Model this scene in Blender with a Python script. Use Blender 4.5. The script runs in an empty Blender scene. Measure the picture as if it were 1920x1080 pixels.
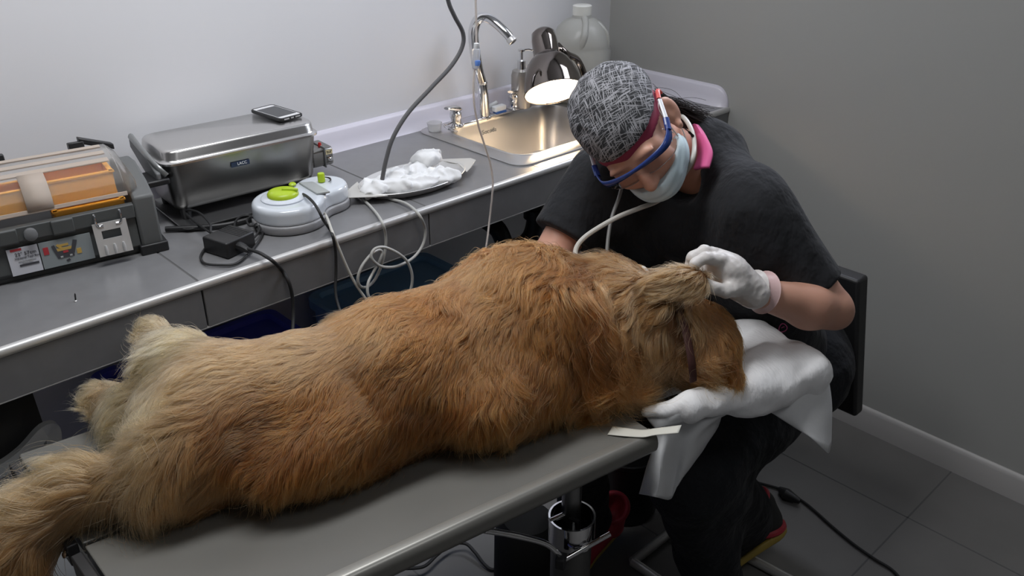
import bpy, bmesh, math, random
import numpy as np
from mathutils import Vector, Matrix
random.seed(7); RNG = np.random.default_rng(7)
SC = bpy.context.scene; COL = SC.collection

# ------------------------------------------------------------------ camera
F_PX, CX, CY = 1656.0, 960.0, 540.0
_a = np.array([2930-CX, 858.0, -F_PX]); _b = np.array([-803-CX, 850.0, -F_PX])
_X = _a/np.linalg.norm(_a); _Y = _b-_X*np.dot(_X, _b); _Y /= np.linalg.norm(_Y); _Z = np.cross(_X, _Y)
CR = np.stack([_X, _Y, _Z]); CP = np.array([0.0, 0.0, 1.698])
cam = bpy.data.cameras.new('camera'); camo = bpy.data.objects.new('camera', cam); COL.objects.link(camo)
M = Matrix.Identity(4)
for i in range(3):
    for j in range(3): M[i][j] = CR[i, j]
    M[i][3] = CP[i]
camo.matrix_world = M
cam.sensor_width = 36; cam.lens = 36*F_PX/1920; cam.clip_start = 0.05
SC.camera = camo
def ray(u, v): return CR @ np.array([(u-CX)/F_PX, -(v-CY)/F_PX, -1.0])
def atz(u, v, z): d = ray(u, v); return CP+d*((z-CP[2])/d[2])
def aty(u, v, y): d = ray(u, v); return CP+d*((y-CP[1])/d[1])
def atx(u, v, x): d = ray(u, v); return CP+d*((x-CP[0])/d[0])
def atd(u, v, dep): return CP+ray(u, v)*dep            # depth along the view axis

# ------------------------------------------------------------------ light
SC.view_settings.view_transform = 'Standard'; SC.view_settings.look = 'None'
SC.view_settings.gamma = 1; SC.view_settings.use_curve_mapping = False
SC.view_settings.exposure = 0.0
w = bpy.data.worlds.new('daylight'); SC.world = w; w.use_nodes = True
w.node_tree.nodes['Background'].inputs[0].default_value = (0.75, 0.85, 1, 1)
w.node_tree.nodes['Background'].inputs[1].default_value = 0.3
def area(name, loc, aim, sx, sy, power, col):
    l = bpy.data.lights.new(name, 'AREA'); l.shape = 'RECTANGLE'; l.size = sx; l.size_y = sy; l.energy = power; l.color = col
    o = bpy.data.objects.new(name, l); COL.objects.link(o); o.location = loc
    o.rotation_euler = (Vector(aim)-Vector(loc)).to_track_quat('-Z', 'Z').to_euler()
    return o
WIN_Y0, WIN_Y1, WIN_Z0, WIN_Z1 = 0.75, 1.65, 1.65, 2.45
LAMP_GLOW, LAMP_W = 16.0, 2.4
area('window_daylight', (2.55, (WIN_Y0+WIN_Y1)/2, (WIN_Z0+WIN_Z1)/2), (0, (WIN_Y0+WIN_Y1)/2, (WIN_Z0+WIN_Z1)/2-0.3), WIN_Y1-WIN_Y0, WIN_Z1-WIN_Z0, 27, (0.84, 0.88, 1.0))
area('ceiling_panel_light', (0.65, 1.25, 2.57), (0.65, 1.25, 0), 1.2, 0.4, 24, (0.97, 0.98, 1.0))
area('front_fill_light', (0.9, -0.25, 2.57), (0.9, -0.25, 0), 0.6, 0.6, 4.5, (0.97, 0.98, 1.0))  # added fill, not a known fixture; brightens the pad and box lids

# ------------------------------------------------------------------ materials
MATS = {}
def pm(name, col, rough=0.5, metal=0.0, bump=None, spec=None, var=None, trans=0.0, ior=None, coat=0.0, alpha=None, sheen=0.0, sss=0.0, aniso=None):
    """procedural principled material: bump=(scale, strength, distance) noise; var=(scale, amount) colour noise"""
    if name in MATS: return MATS[name]
    m = bpy.data.materials.new(name); m.use_nodes = True; nt = m.node_tree; b = nt.nodes['Principled BSDF']
    c = (*col, 1)
    b.inputs['Base Color'].default_value = c; b.inputs['Roughness'].default_value = rough; b.inputs['Metallic'].default_value = metal
    if spec is not None: b.inputs['Specular IOR Level'].default_value = spec
    if trans: b.inputs['Transmission Weight'].default_value = trans
    if ior: b.inputs['IOR'].default_value = ior
    if coat: b.inputs['Coat Weight'].default_value = coat
    if sheen: b.inputs['Sheen Weight'].default_value = sheen
    if sss: b.inputs['Subsurface Weight'].default_value = sss; b.inputs['Subsurface Radius'].default_value = (0.012, 0.005, 0.003)
    if alpha is not None: b.inputs['Alpha'].default_value = alpha
    tc = nt.nodes.new('ShaderNodeTexCoord')
    if bump:
        n = nt.nodes.new('ShaderNodeTexNoise'); n.inputs['Scale'].default_value = bump[0]; n.inputs['Detail'].default_value = 4
        if aniso:
            mp = nt.nodes.new('ShaderNodeMapping'); mp.inputs['Scale'].default_value = aniso
            nt.links.new(tc.outputs['Object'], mp.inputs[0]); nt.links.new(mp.outputs[0], n.inputs['Vector'])
        else: nt.links.new(tc.outputs['Object'], n.inputs['Vector'])
        bp = nt.nodes.new('ShaderNodeBump'); bp.inputs['Strength'].default_value = bump[1]; bp.inputs['Distance'].default_value = bump[2]
        nt.links.new(n.outputs['Fac'], bp.inputs['Height']); nt.links.new(bp.outputs[0], b.inputs['Normal'])
    if var:
        n = nt.nodes.new('ShaderNodeTexNoise'); n.inputs['Scale'].default_value = var[0]; n.inputs['Detail'].default_value = 5
        nt.links.new(tc.outputs['Object'], n.inputs['Vector'])
        r = nt.nodes.new('ShaderNodeValToRGB'); a = var[1]
        r.color_ramp.elements[0].position = 0.3; r.color_ramp.elements[1].position = 0.7
        r.color_ramp.elements[0].color = (*[max(0, x*(1-a)) for x in col], 1); r.color_ramp.elements[1].color = (*[min(1, x*(1+a)) for x in col], 1)
        nt.links.new(n.outputs['Fac'], r.inputs[0]); nt.links.new(r.outputs[0], b.inputs['Base Color'])
    MATS[name] = m; return m

# ------------------------------------------------------------------ mesh helpers
ORG = {}
def _pieces(v): return np.array(v, dtype=float).reshape(-1, 3)
class MB:
    def __init__(s): s.v = []; s.f = []; s.n = 0
    def add(s, vs, fs):
        vs = _pieces(vs); s.v.append(vs); s.f += [tuple(i+s.n for i in f) for f in fs]; s.n += len(vs); return s
    def box(s, c, size, rot=None, taper=None):
        h = np.array(size)/2; P = np.array([[x, y, z] for z in (-1, 1) for y in (-1, 1) for x in (-1, 1)], float)*h
        if taper is not None: P[4:, :2] *= taper
        if rot is not None: P = P @ np.array(rot).T
        return s.add(P+np.array(c), [(0, 2, 3, 1), (4, 5, 7, 6), (0, 1, 5, 4), (2, 6, 7, 3), (0, 4, 6, 2), (1, 3, 7, 5)])
    def loft(s, rings, cap0=True, cap1=True, closed=False):
        n = len(rings[0]); vs = np.concatenate([_pieces(r) for r in rings]); fs = []; m = len(rings)
        for k in range(m if closed else m-1):
            a = k*n; b = ((k+1) % m)*n
            for i in range(n): j = (i+1) % n; fs.append((a+i, a+j, b+j, b+i))
        if not closed:
            if cap0: fs.append(tuple(range(n-1, -1, -1)))
            if cap1: fs.append(tuple((m-1)*n+i for i in range(n)))
        return s.add(vs, fs)
    def tube(s, pts, r, n=10, closed=False, squash=None):
        P = _pieces(pts); m = len(P); R = np.broadcast_to(np.array(r, float), (m,))
        T = np.gradient(P, axis=0) if not closed else np.roll(P, -1, 0)-np.roll(P, 1, 0)
        T /= np.linalg.norm(T, axis=1)[:, None]+1e-12
        u = np.cross(T[0], [0, 0, 1.0])
        if np.linalg.norm(u) < 0.1: u = np.cross(T[0], [0, 1.0, 0])
        u /= np.linalg.norm(u); rings = []
        for k in range(m):
            u = u-T[k]*np.dot(u, T[k]); u /= np.linalg.norm(u); w_ = np.cross(T[k], u)
            a = np.arange(n)*2*math.pi/n
            q = 1 if squash is None else squash
            rings.append(P[k]+R[k]*(np.cos(a)[:, None]*u+q*np.sin(a)[:, None]*w_))
        return s.loft(rings, closed=closed)
    def lathe(s, prof, o=(0, 0, 0), axis=(0, 0, 1), n=32, cap0=True, cap1=True):
        A = np.array(axis, float); A /= np.linalg.norm(A)
        u = np.cross(A, [0, 0, 1.0]) if abs(A[2]) < 0.9 else np.cross(A, [0, 1.0, 0]); u /= np.linalg.norm(u); w_ = np.cross(A, u)
        a = np.arange(n)*2*math.pi/n; c = np.cos(a)[:, None]*u+np.sin(a)[:, None]*w_
        return s.loft([np.array(o)+A*z+max(r, 1e-5)*c for r, z in prof], cap0, cap1)
    def prism(s, poly, o, ux, uy, uz, d):
        """polygon (2D, in ux,uy) extruded along uz by d"""
        o, ux, uy, uz = [np.array(q, float) for q in (o, ux, uy, uz)]
        r = np.array([o+ux*x+uy*y for x, y in poly]); return s.loft([r, r+uz*d])
    def quadgrid(s, G, thick=None):
        G = np.array(G, float); a, b = G.shape[:2]; fs = []
        for i in range(a-1):
            for j in range(b-1): fs.append((i*b+j, i*b+j+1, (i+1)*b+j+1, (i+1)*b+j))
        return s.add(G.reshape(-1, 3), fs)
    def build(s, name, mat, parent=None, smooth=35, bevel=0, seg=2, sub=0, solid=0, remesh=None):
        V = np.concatenate(s.v) if s.v else np.zeros((0, 3))
        if parent is None: org = np.array([(V[:, 0].min()+V[:, 0].max())/2, (V[:, 1].min()+V[:, 1].max())/2, V[:, 2].min()])
        else: org = ORG[parent.name]
        me = bpy.data.meshes.new(name); me.from_pydata((V-org).tolist(), [], s.f); me.update()
        bm = bmesh.new(); bm.from_mesh(me); bmesh.ops.recalc_face_normals(bm, faces=bm.faces); bm.to_mesh(me); bm.free()
        for m_ in (mat if isinstance(mat, (list, tuple)) else [mat]): me.materials.append(m_)
        o = bpy.data.objects.new(name, me); COL.objects.link(o)
        if parent is None: o.location = org
        else: o.parent = parent
        ORG[o.name] = org
        if smooth: me.shade_smooth(); me.set_sharp_from_angle(angle=math.radians(smooth))
        if bevel:
            md = o.modifiers.new('bevel', 'BEVEL'); md.width = bevel; md.segments = seg; md.limit_method = 'ANGLE'; md.angle_limit = math.radians(40)
            md.harden_normals = False
        if solid:
            md = o.modifiers.new('solid', 'SOLIDIFY'); md.thickness = solid; md.offset = 0
        if sub:
            md = o.modifiers.new('sub', 'SUBSURF'); md.levels = sub; md.render_levels = sub
        return o
def tag(o, label=None, cat=None, group=None, kind=None):
    if label: o['label'] = label
    if cat: o['category'] = cat
    if group: o['group'] = group
    if kind: o['kind'] = kind
    return o
def thing(name, label, cat, loc, group=None):
    o = bpy.data.objects.new(name, None); COL.objects.link(o); o.location = loc; o.empty_display_size = 0.05
    ORG[o.name] = np.array(loc, float); return tag(o, label, cat, group)
def structure(o): o['kind'] = 'structure'; return o
def spline(pts, k=8, closed=False):
    P = _pieces(pts); n = len(P); out = []
    idx = range(n if closed else n-1)
    for i in idx:
        p0, p1, p2, p3 = [P[(i+q) % n] if closed else P[min(max(i+q, 0), n-1)] for q in (-1, 0, 1, 2)]
        for t in np.arange(k)/k:
            out.append(0.5*((2*p1)+(-p0+p2)*t+(2*p0-5*p1+4*p2-p3)*t*t+(-p0+3*p1-3*p2+p3)*t**3))
    if not closed: out.append(P[-1])
    return np.array(out)
def rrect(cx, cy, hx, hy, r, z, n=6, rot=0.0):
    P = []
    for sx, sy, a0 in ((1, 1, 0), (-1, 1, 90), (-1, -1, 180), (1, -1, 270)):
        for k in range(n+1):
            a = math.radians(a0+90*k/n); P.append((sx*(hx-r)+r*math.cos(a), sy*(hy-r)+r*math.sin(a)))
    c, s_ = math.cos(rot), math.sin(rot)
    return np.array([(cx+c*x-s_*y, cy+s_*x+c*y, z) for x, y in P])
def rotz(a): c, s_ = math.cos(a), math.sin(a); return np.array([[c, -s_, 0], [s_, c, 0], [0, 0, 1.0]])
def unit(v): v = np.array(v, float); return v/np.linalg.norm(v)
def lettering(name, txt, size, o, ux, uy, mat, parent, ext=0.0003):
    """text laid flat on a surface: o = centre, ux = reading direction, uy = up"""
    cu = bpy.data.curves.new(name, 'FONT'); cu.body = txt; cu.size = size; cu.align_x = 'CENTER'; cu.align_y = 'CENTER'; cu.extrude = ext
    t = bpy.data.objects.new(name, cu); COL.objects.link(t)
    dg = bpy.context.evaluated_depsgraph_get(); me = bpy.data.meshes.new_from_object(t.evaluated_get(dg))
    bpy.data.objects.remove(t)
    ux, uy = unit(ux), unit(uy); uz = np.cross(ux, uy); R = np.stack([ux, uy, uz], 1)
    V = np.array([v.co for v in me.vertices]) @ R.T+np.array(o)-ORG[parent.name]
    me.vertices.foreach_set('co', V.astype(np.float32).ravel()); me.materials.clear(); me.materials.append(mat); me.update()
    ob = bpy.data.objects.new(name, me); COL.objects.link(ob); ob.parent = parent; ORG[ob.name] = ORG[parent.name]; return ob

# ------------------------------------------------------------------ signed distance bodies
def sd_cone(P, a, b, r1, r2):
    a = np.array(a, float); b = np.array(b, float); ba = b-a; l2 = ba@ba; rr = r1-r2; a2 = max(l2-rr*rr, 1e-9); il2 = 1/l2
    pa = P-a; y = pa@ba; z = y-l2; x = pa*l2-y[:, None]*ba; x2 = (x*x).sum(1); y2 = y*y*l2; z2 = z*z*l2
    k = np.sign(rr)*rr*rr*x2
    d = (np.sqrt(x2*a2*il2)+y*rr)*il2-r1
    m = np.sign(z)*a2*z2 > k; d = np.where(m, np.sqrt(x2+z2)*il2-r2, d)
    m2 = np.sign(y)*a2*y2 < k; d = np.where(m2 & ~m, np.sqrt(x2+y2)*il2-r1, d)
    return d
def sd_ell(P, c, R, A=None):
    q = P-np.array(c); 
    if A is not None: q = q @ np.array(A)              # columns of A = axes
    R = np.array(R, float); k0 = np.linalg.norm(q/R, axis=1); k1 = np.linalg.norm(q/(R*R), axis=1)+1e-9
    return k0*(k0-1)/k1
def smin(a, b, k):
    if k <= 0: return np.minimum(a, b)
    h = np.clip(0.5+0.5*(b-a)/k, 0, 1); return b*(1-h)+a*h-k*h*(1-h)
def smax(a, b, k): return -smin(-a, -b, k)
def blob(prims, P):
    """prims: ('c',a,b,r1,r2,k) cone, ('e',c,R,A,k) ellipsoid, ('-e',c,R,A,k) carve, ('-h',p,n,k) cut half-space n>0"""
    d = np.full(len(P), 9.0)
    for p in prims:
        if p[0] == 'c': d = smin(d, sd_cone(P, *p[1:5]), p[5])
        elif p[0] == 'e': d = smin(d, sd_ell(P, p[1], p[2], p[3]), p[4])
        elif p[0] == '-e': d = smax(d, -sd_ell(P, p[1], p[2], p[3]), p[4])
        elif p[0] == '-c': d = smax(d, -sd_cone(P, *p[1:5]), p[5])
        elif p[0] == '-h': d = smax(d, (P-np.array(p[1]))@np.array(p[2]), p[3])
    return d
def polygonize(fn, lo, hi, h):
    """surface nets over fn(P)->distance, evaluated in blocks near the surface only"""
    lo = np.array(lo, float); n = np.ceil((np.array(hi)-lo)/h).astype(int)+1; B = 8
    nb = np.ceil(n/B).astype(int); n = nb*B
    bi = np.stack(np.meshgrid(*[np.arange(q) for q in nb], indexing='ij'), -1).reshape(-1, 3)
    dc = fn(lo+(bi*B+(B-1)/2)*h)
    F = np.empty(tuple(n), np.float32)
    Fb = F.reshape(nb[0], B, nb[1], B, nb[2], B)
    Fb[...] = np.where(dc > 0, 1.0, -1.0).reshape(nb)[:, None, :, None, :, None]
    near = bi[np.abs(dc) < B*h*1.35+0.02]
    loc = np.stack(np.meshgrid(*[np.arange(B)]*3, indexing='ij'), -1).reshape(-1, 3)
    for c in range(0, len(near), 256):
        q = near[c:c+256]; P = lo+(q[:, None]*B+loc[None])*h
        d = fn(P.reshape(-1, 3)).reshape(len(q), B, B, B)
        for k, (x, y, z) in enumerate(q): Fb[x, :, y, :, z, :] = d[k]
    F = np.pad(F, 1, constant_values=1.0); lo = lo-h
    S = F < 0; a = S[:-1, :-1, :-1]; cnt = np.zeros(a.shape, np.int8)
    for dx in (0, 1):
        for dy in (0, 1):
            for dz in (0, 1): cnt += S[dx:S.shape[0]-1+dx, dy:S.shape[1]-1+dy, dz:S.shape[2]-1+dz]
    act = (cnt > 0) & (cnt < 8); C = np.argwhere(act); idx = np.full(act.shape, -1, np.int64); idx[act] = np.arange(len(C))
    sm = np.zeros((len(C), 3)); ct = np.zeros(len(C))
    for ax in range(3):
        for o1 in (0, 1):
            for o2 in (0, 1):
                p0 = C.copy(); oth = [q for q in range(3) if q != ax]; p0[:, oth[0]] += o1; p0[:, oth[1]] += o2
                p1 = p0.copy(); p1[:, ax] += 1
                f0 = F[tuple(p0.T)]; f1 = F[tuple(p1.T)]; m = (f0 < 0) != (f1 < 0)
                t = np.where(m, f0/np.where(m, f0-f1, 1), 0); pt = p0.astype(float); pt[:, ax] += t
                sm[m] += pt[m]; ct[m] += 1
    V = lo+sm/ct[:, None]*h; quads = []
    for ax in range(3):
        sl0 = [slice(None)]*3; sl1 = [slice(None)]*3; sl0[ax] = slice(0, -1); sl1[ax] = slice(1, None)
        s0 = S[tuple(sl0)]; s1 = S[tuple(sl1)]; E = np.argwhere(s0 != s1); b, c = [q for q in range(3) if q != ax]
        E = E[(E[:, b] > 0) & (E[:, c] > 0) & (E[:, b] < S.shape[b]-1) & (E[:, c] < S.shape[c]-1)]
        def g(db, dc):
            e = E.copy(); e[:, b] -= db; e[:, c] -= dc; return idx[tuple(e.T)]
        q = np.stack([g(1, 1), g(0, 1), g(0, 0), g(1, 0)], 1); fl = s0[tuple(E.T)]
        if ax == 1: fl = ~fl
        q[~fl] = q[~fl][:, ::-1]; quads.append(q)
    return V, np.concatenate(quads)
def sdf_obj(name, fn, lo, hi, h, mat, parent=None, relax=2, post=None, sub=0):
    V, Q = polygonize(fn, lo, hi, h)
    for _ in range(relax):                              # light smoothing towards neighbours
        acc = np.zeros_like(V); c = np.zeros(len(V))
        for i, j in ((0, 1), (1, 2), (2, 3), (3, 0)):
            np.add.at(acc, Q[:, i], V[Q[:, j]]); np.add.at(acc, Q[:, j], V[Q[:, i]]); np.add.at(c, Q[:, i], 1); np.add.at(c, Q[:, j], 1)
        V = 0.5*V+0.5*acc/np.maximum(c, 1)[:, None]
    if post is not None: V = post(V, Q)
    org = ORG[parent.name] if parent else np.array([(V[:, 0].min()+V[:, 0].max())/2, (V[:, 1].min()+V[:, 1].max())/2, V[:, 2].min()])
    me = bpy.data.meshes.new(name); me.vertices.add(len(V)); me.vertices.foreach_set('co', (V-org).astype(np.float32).ravel())
    me.loops.add(Q.size); me.loops.foreach_set('vertex_index', Q.astype(np.int32).ravel())
    me.polygons.add(len(Q)); me.polygons.foreach_set('loop_start', np.arange(0, Q.size, 4, dtype=np.int32))
    me.update(calc_edges=True); me.validate(); me.shade_smooth()
    for m_ in (mat if isinstance(mat, (list, tuple)) else [mat]): me.materials.append(m_)
    o = bpy.data.objects.new(name, me); COL.objects.link(o); ORG[o.name] = org
    if parent: o.parent = parent
    else: o.location = org
    return o, V, Q
def vnormals(V, Q):
    n = np.cross(V[Q[:, 2]]-V[Q[:, 0]], V[Q[:, 3]]-V[Q[:, 1]]); N = np.zeros_like(V)
    for i in range(4): np.add.at(N, Q[:, i], n)
    return N/(np.linalg.norm(N, axis=1)[:, None]+1e-12)
_g = np.random.default_rng(3); _LAT = _g.random((32, 32, 32))
def vnoise(P):
    """smooth value noise in [0,1], vectorised"""
    i = np.floor(P).astype(int); f = P-i; f = f*f*(3-2*f); r = 0
    for dx in (0, 1):
        for dy in (0, 1):
            for dz in (0, 1):
                w_ = (f[:, 0] if dx else 1-f[:, 0])*(f[:, 1] if dy else 1-f[:, 1])*(f[:, 2] if dz else 1-f[:, 2])
                r = r+w_*_LAT[(i[:, 0]+dx) % 32, (i[:, 1]+dy) % 32, (i[:, 2]+dz) % 32]
    return r
# ------------------------------------------------------------------ the room
XR, YB, ZC, YF = 2.40, 2.045, 0.92, 1.53           # right wall, back wall, worktop height, worktop front
XL, YN, ZT = -1.5, -1.9, 2.6
m_wall = pm('white_wall_paint', (0.74, 0.74, 0.76), 0.55, bump=(180, 0.03, 0.001))
m_wallr = pm('grey_wall_paint', (0.38, 0.38, 0.365), 0.5, bump=(180, 0.03, 0.001))
m_floor = pm('grey_floor_tile', (0.17, 0.165, 0.16), 0.35, var=(6, 0.06), bump=(120, 0.04, 0.001))
m_trim = pm('cream_trim', (0.46, 0.445, 0.435), 0.45)
m_unseen = pm('grey_room_paint', (0.26, 0.26, 0.255), 0.7, bump=(180, 0.03, 0.001))
m_tile = pm('grey_worktop_tile', (0.175, 0.175, 0.18), 0.28, var=(30, 0.05), bump=(300, 0.05, 0.0005))
m_grout = pm('dark_grout', (0.12, 0.12, 0.12), 0.8)
m_cove = pm('pale_lilac_cove', (0.66, 0.64, 0.72), 0.35)
m_steel = pm('brushed_steel', (0.56, 0.55, 0.54), 0.33, 1.0, bump=(60, 0.06, 0.0005), aniso=(1, 14, 14))
m_chrome = pm('chrome', (0.75, 0.75, 0.76), 0.08, 1.0)
m_alu = pm('satin_aluminium', (0.62, 0.615, 0.61), 0.40, 0.6)
m_black = pm('black_plastic', (0.012, 0.012, 0.013), 0.45)
m_blackrub = pm('black_rubber', (0.015, 0.015, 0.016), 0.6)
m_greyp = pm('grey_plastic', (0.16, 0.165, 0.17), 0.5)
m_white = pm('white_plastic', (0.78, 0.80, 0.82), 0.3)

t = 0.1
structure(MB().box(((XL+XR)/2, (YN+YB)/2, -t/2), (XR-XL+2*t, YB-YN+2*t, t)).build('floor', m_floor))
structure(MB().box(((XL+XR)/2, (YN+YB)/2, ZT+t/2), (XR-XL+2*t, YB-YN+2*t, t)).build('ceiling', m_unseen))
structure(MB().box(((XL+XR)/2, YB+t/2, ZT/2), (XR-XL+2*t, t, ZT)).build('wall_back', m_wall))
structure(MB().box(((XL+XR)/2, YN-t/2, ZT/2), (XR-XL+2*t, t, ZT)).build('wall_front', m_unseen))
structure(MB().box((XL-t/2, (YN+YB)/2, ZT/2), (t, YB-YN, ZT)).build('wall_left', m_unseen))
wr = MB()                                          # right wall round its window opening
wr.box((XR+t/2, (YN+YB)/2, WIN_Z0/2), (t, YB-YN, WIN_Z0)); wr.box((XR+t/2, (YN+YB)/2, (WIN_Z1+ZT)/2), (t, YB-YN, ZT-WIN_Z1))
wr.box((XR+t/2, (YN+WIN_Y0)/2, (WIN_Z0+WIN_Z1)/2), (t, WIN_Y0-YN, WIN_Z1-WIN_Z0)); wr.box((XR+t/2, (WIN_Y1+YB)/2, (WIN_Z0+WIN_Z1)/2), (t, YB-WIN_Y1, WIN_Z1-WIN_Z0))
structure(wr.build('wall_right', m_wallr))
fr = MB()
for y in (WIN_Y0+0.02, (WIN_Y0+WIN_Y1)/2, WIN_Y1-0.02): fr.box((XR+0.05, y, (WIN_Z0+WIN_Z1)/2), (0.05, 0.04, WIN_Z1-WIN_Z0))
for z in (WIN_Z0+0.02, WIN_Z1-0.02): fr.box((XR+0.05, (WIN_Y0+WIN_Y1)/2, z), (0.05, WIN_Y1-WIN_Y0, 0.04))
structure(fr.build('window_1', m_white))
# baseboard with a rounded top along the right wall
prof = [(0, 0), (0.012, 0), (0.012, 0.07), (0.009, 0.08), (0.003, 0.085), (0, 0.085)]
structure(MB().prism(prof, (XR, YN, 0), (-1, 0, 0), (0, 0, 1), (0, 1, 0), YB-YN).build('baseboard_right', m_trim))
# floor joints
jf = MB()
for k in range(-3, 5): jf.box((0.42+0.56*k, (YN+YB)/2, 0.0003), (0.004, YB-YN, 0.0006))
for k in range(-4, 4): jf.box(((XL+XR)/2, 0.62+0.56*k, 0.0003), (XR-XL, 0.004, 0.0006))
structure(jf.build('floor_joint', m_grout, smooth=0))

# ------------------------------------------------------------------ tiled worktop
SX0, SX1, SY0, SY1 = 1.56, 2.02, 1.605, 1.985       # hole for the sink
wt = thing('tiled_worktop', 'long grey tiled worktop running along the white back wall', 'counter', (0.45, 1.78, 0))
joints = [XL+0.02, -1.086, -0.52, 0.046, 0.612, 1.178, 1.744, 2.31, XR-0.001]
tp = MB(); g = 0.0018
def tile(x0, x1, y0, y1):
    if x1-x0 > 0.005 and y1-y0 > 0.005: tp.box(((x0+x1)/2, (y0+y1)/2, ZC-0.006), (x1-x0, y1-y0, 0.012))
for a, b in zip(joints[:-1], joints[1:]):
    a, b = a+g, b-g; y0, y1 = YF+0.006, YB-0.012
    if b < SX0 or a > SX1: tile(a, b, y0, y1)
    else:
        tile(a, min(b, SX0), y0, y1); tile(max(a, SX1), b, y0, y1)
        tile(max(a, SX0), min(b, SX1), y0, SY0); tile(max(a, SX0), min(b, SX1), SY1, y1)
tp.build('top', m_tile, wt, smooth=0, bevel=0.0012, seg=1)
gb = MB()
for x0, x1, y0, y1 in ((XL+0.02, SX0, YF+0.01, YB-0.002), (SX1, XR-0.001, YF+0.01, YB-0.002), (SX0, SX1, YF+0.01, SY0), (SX0, SX1, SY1, YB-0.002)):
    gb.box(((x0+x1)/2, (y0+y1)/2, ZC-0.032), (x1-x0, y1-y0, 0.0605-0.0))
gb.build('substrate', m_grout, wt, smooth=0)
ap = MB()
for a, b in zip(joints[:-1], joints[1:]): ap.box(((a+b)/2, YF+0.006, ZC-0.057), (b-a-2*g, 0.012, 0.083))
ap.build('front_apron', m_tile, wt, smooth=0, bevel=0.0012, seg=1)
MB().box(((XL+XR)/2+0.01, YF+0.013, ZC-0.057), (XR-XL-0.022, 0.004, 0.083)).build('apron_grout', m_grout, wt, smooth=0)
ns = [(0.008*math.cos(a), 0.008*math.sin(a)) for a in np.linspace(0, math.pi/2, 6)]
prof = [(0.010, 0), (0.002, 0), (-0.001, -0.003), (-0.003, -0.010), (-0.001, -0.0155), (0.010, -0.0155)]
MB().prism(prof, (XL+0.02, YF, ZC+0.0005), (0, 1, 0), (0, 0, 1), (1, 0, 0), XR-XL-0.021).build('edge_strip', m_alu, wt, smooth=50)
MB().box(((XL+XR)/2, YF+0.006, ZC-0.0995), (XR-XL-0.022, 0.013, 0.002)).build('lower_edge_strip', m_alu, wt, smooth=0)
def cove(name, o, ux, uz, d, par):
    P = [(0, 0), (0.012, 0), (0.0115, 0.028), (0.012, 0.036), (0.010, 0.042), (0.004, 0.046), (0, 0.047)]
    P = [(0, 0), (0.030, 0), (0.026, 0.006), (0.016, 0.030), (0.013, 0.052), (0.009, 0.058), (0.003, 0.062), (0, 0.062)]
    return MB().prism(P, o, ux, (0, 0, 1), uz, d).build(name, m_cove, par, smooth=50)
cove('cove_back', (XL+0.02, YB-0.001, ZC), (0, -1, 0), (1, 0, 0), XR-XL-0.02, wt)
# side cove ends with a rounded front corner
cs = MB(); n = 10; rings = []
for y, hh in [(YB-0.012, .062), (YF+0.055, .062)]+[(YF+0.055-0.05*math.sin(a), 0.062-0.058*(1-math.cos(a))) for a in np.linspace(0.1, math.pi/2, n)]:
    s_ = hh/0.062; rings.append([(XR-.001, y, ZC), (XR-0.030*s_, y, ZC), (XR-0.026*s_, y, ZC+.006*s_), (XR-0.016*s_, y, ZC+.03*s_), (XR-0.013*s_, y, ZC+.052*s_), (XR-0.009*s_, y, ZC+.058*s_), (XR-0.003*s_, y, ZC+hh), (XR-.001, y, ZC+hh)])
cs.loft(rings).build('cove_side', m_cove, wt, smooth=50)
# support wall and legs under the worktop
for k, x in enumerate((1.98,)):
    pass
# ------------------------------------------------------------------ sink and taps
m_rim = pm('polished_sink_steel', (0.70, 0.69, 0.67), 0.25, 1.0)
sk = thing('sink', 'stainless steel inset sink with a rectangular bowl below the desk lamp', 'sink', (1.79, 1.79, ZC))
rx, ry = 1.787, 1.798
R = [rrect(rx, ry, 0.268, 0.222, 0.045, ZC-0.002), rrect(rx, ry, 0.269, 0.223, 0.045, ZC+0.003), rrect(rx, ry, 0.266, 0.220, 0.043, ZC+0.0045)]
bx, by = 1.792, 1.790
for hx, hy, r, z in ((0.224, 0.172, 0.065, ZC+0.0045), (0.222, 0.170, 0.064, ZC+0.0065), (0.217, 0.165, 0.062, ZC+0.0055), (0.212, 0.160, 0.06, ZC-0.004), (0.205, 0.153, 0.058, ZC-0.10), (0.195, 0.143, 0.055, ZC-0.135), (0.17, 0.118, 0.05, ZC-0.147), (0.03, 0.03, 0.029, ZC-0.152)):
    R.append(rrect(bx, by, hx, hy, r, z))
MB().loft(R, False, True).build('basin', m_steel, sk, smooth=40)
MB().lathe([(0.03, 0), (0.027, 0.003), (0.015, 0.001), (0.0, 0.001)], (bx, by, ZC-0.1525)).build('drain', m_chrome, sk)
lettering('embossed_lettering', 'Socoda', 0.02, (1.745, 1.9455, ZC-0.030), (1, 0.0, 0), (0, 0.05, 1), m_greyp, sk)
# drain pipe and trap below
pt = thing('drain_trap', 'black plastic drain trap under the sink behind the counter front', 'pipe', (1.79, 1.80, ZC-0.16))
MB().tube(spline([(1.79, 1.79, ZC-0.15), (1.79, 1.79, 0.62), (1.76, 1.80, 0.56), (1.70, 1.82, 0.56), (1.68, 1.85, 0.62), (1.68, 1.99, 0.64), (1.68, 2.045, 0.64)]), 0.028, 14).build('trap_pipe', m_black, pt)
MB().lathe([(0.036, 0), (0.036, 0.03)], (1.79, 1.79, 0.64)).build('trap_nut', m_black, pt)
lg = thing('counter_leg', 'chrome tubular counter leg standing under the worktop left of the bare arm', 'leg post', (1.80, 1.70, 0))
MB().lathe([(0.022, 0.03), (0.022, ZC-0.064)], (1.80, 1.70, 0), n=20).build('leg_tube', m_chrome, lg)
MB().lathe([(0.034, 0), (0.034, 0.012), (0.024, 0.03)], (1.80, 1.70, 0), n=20).build('leg_foot', m_black, lg)

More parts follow.
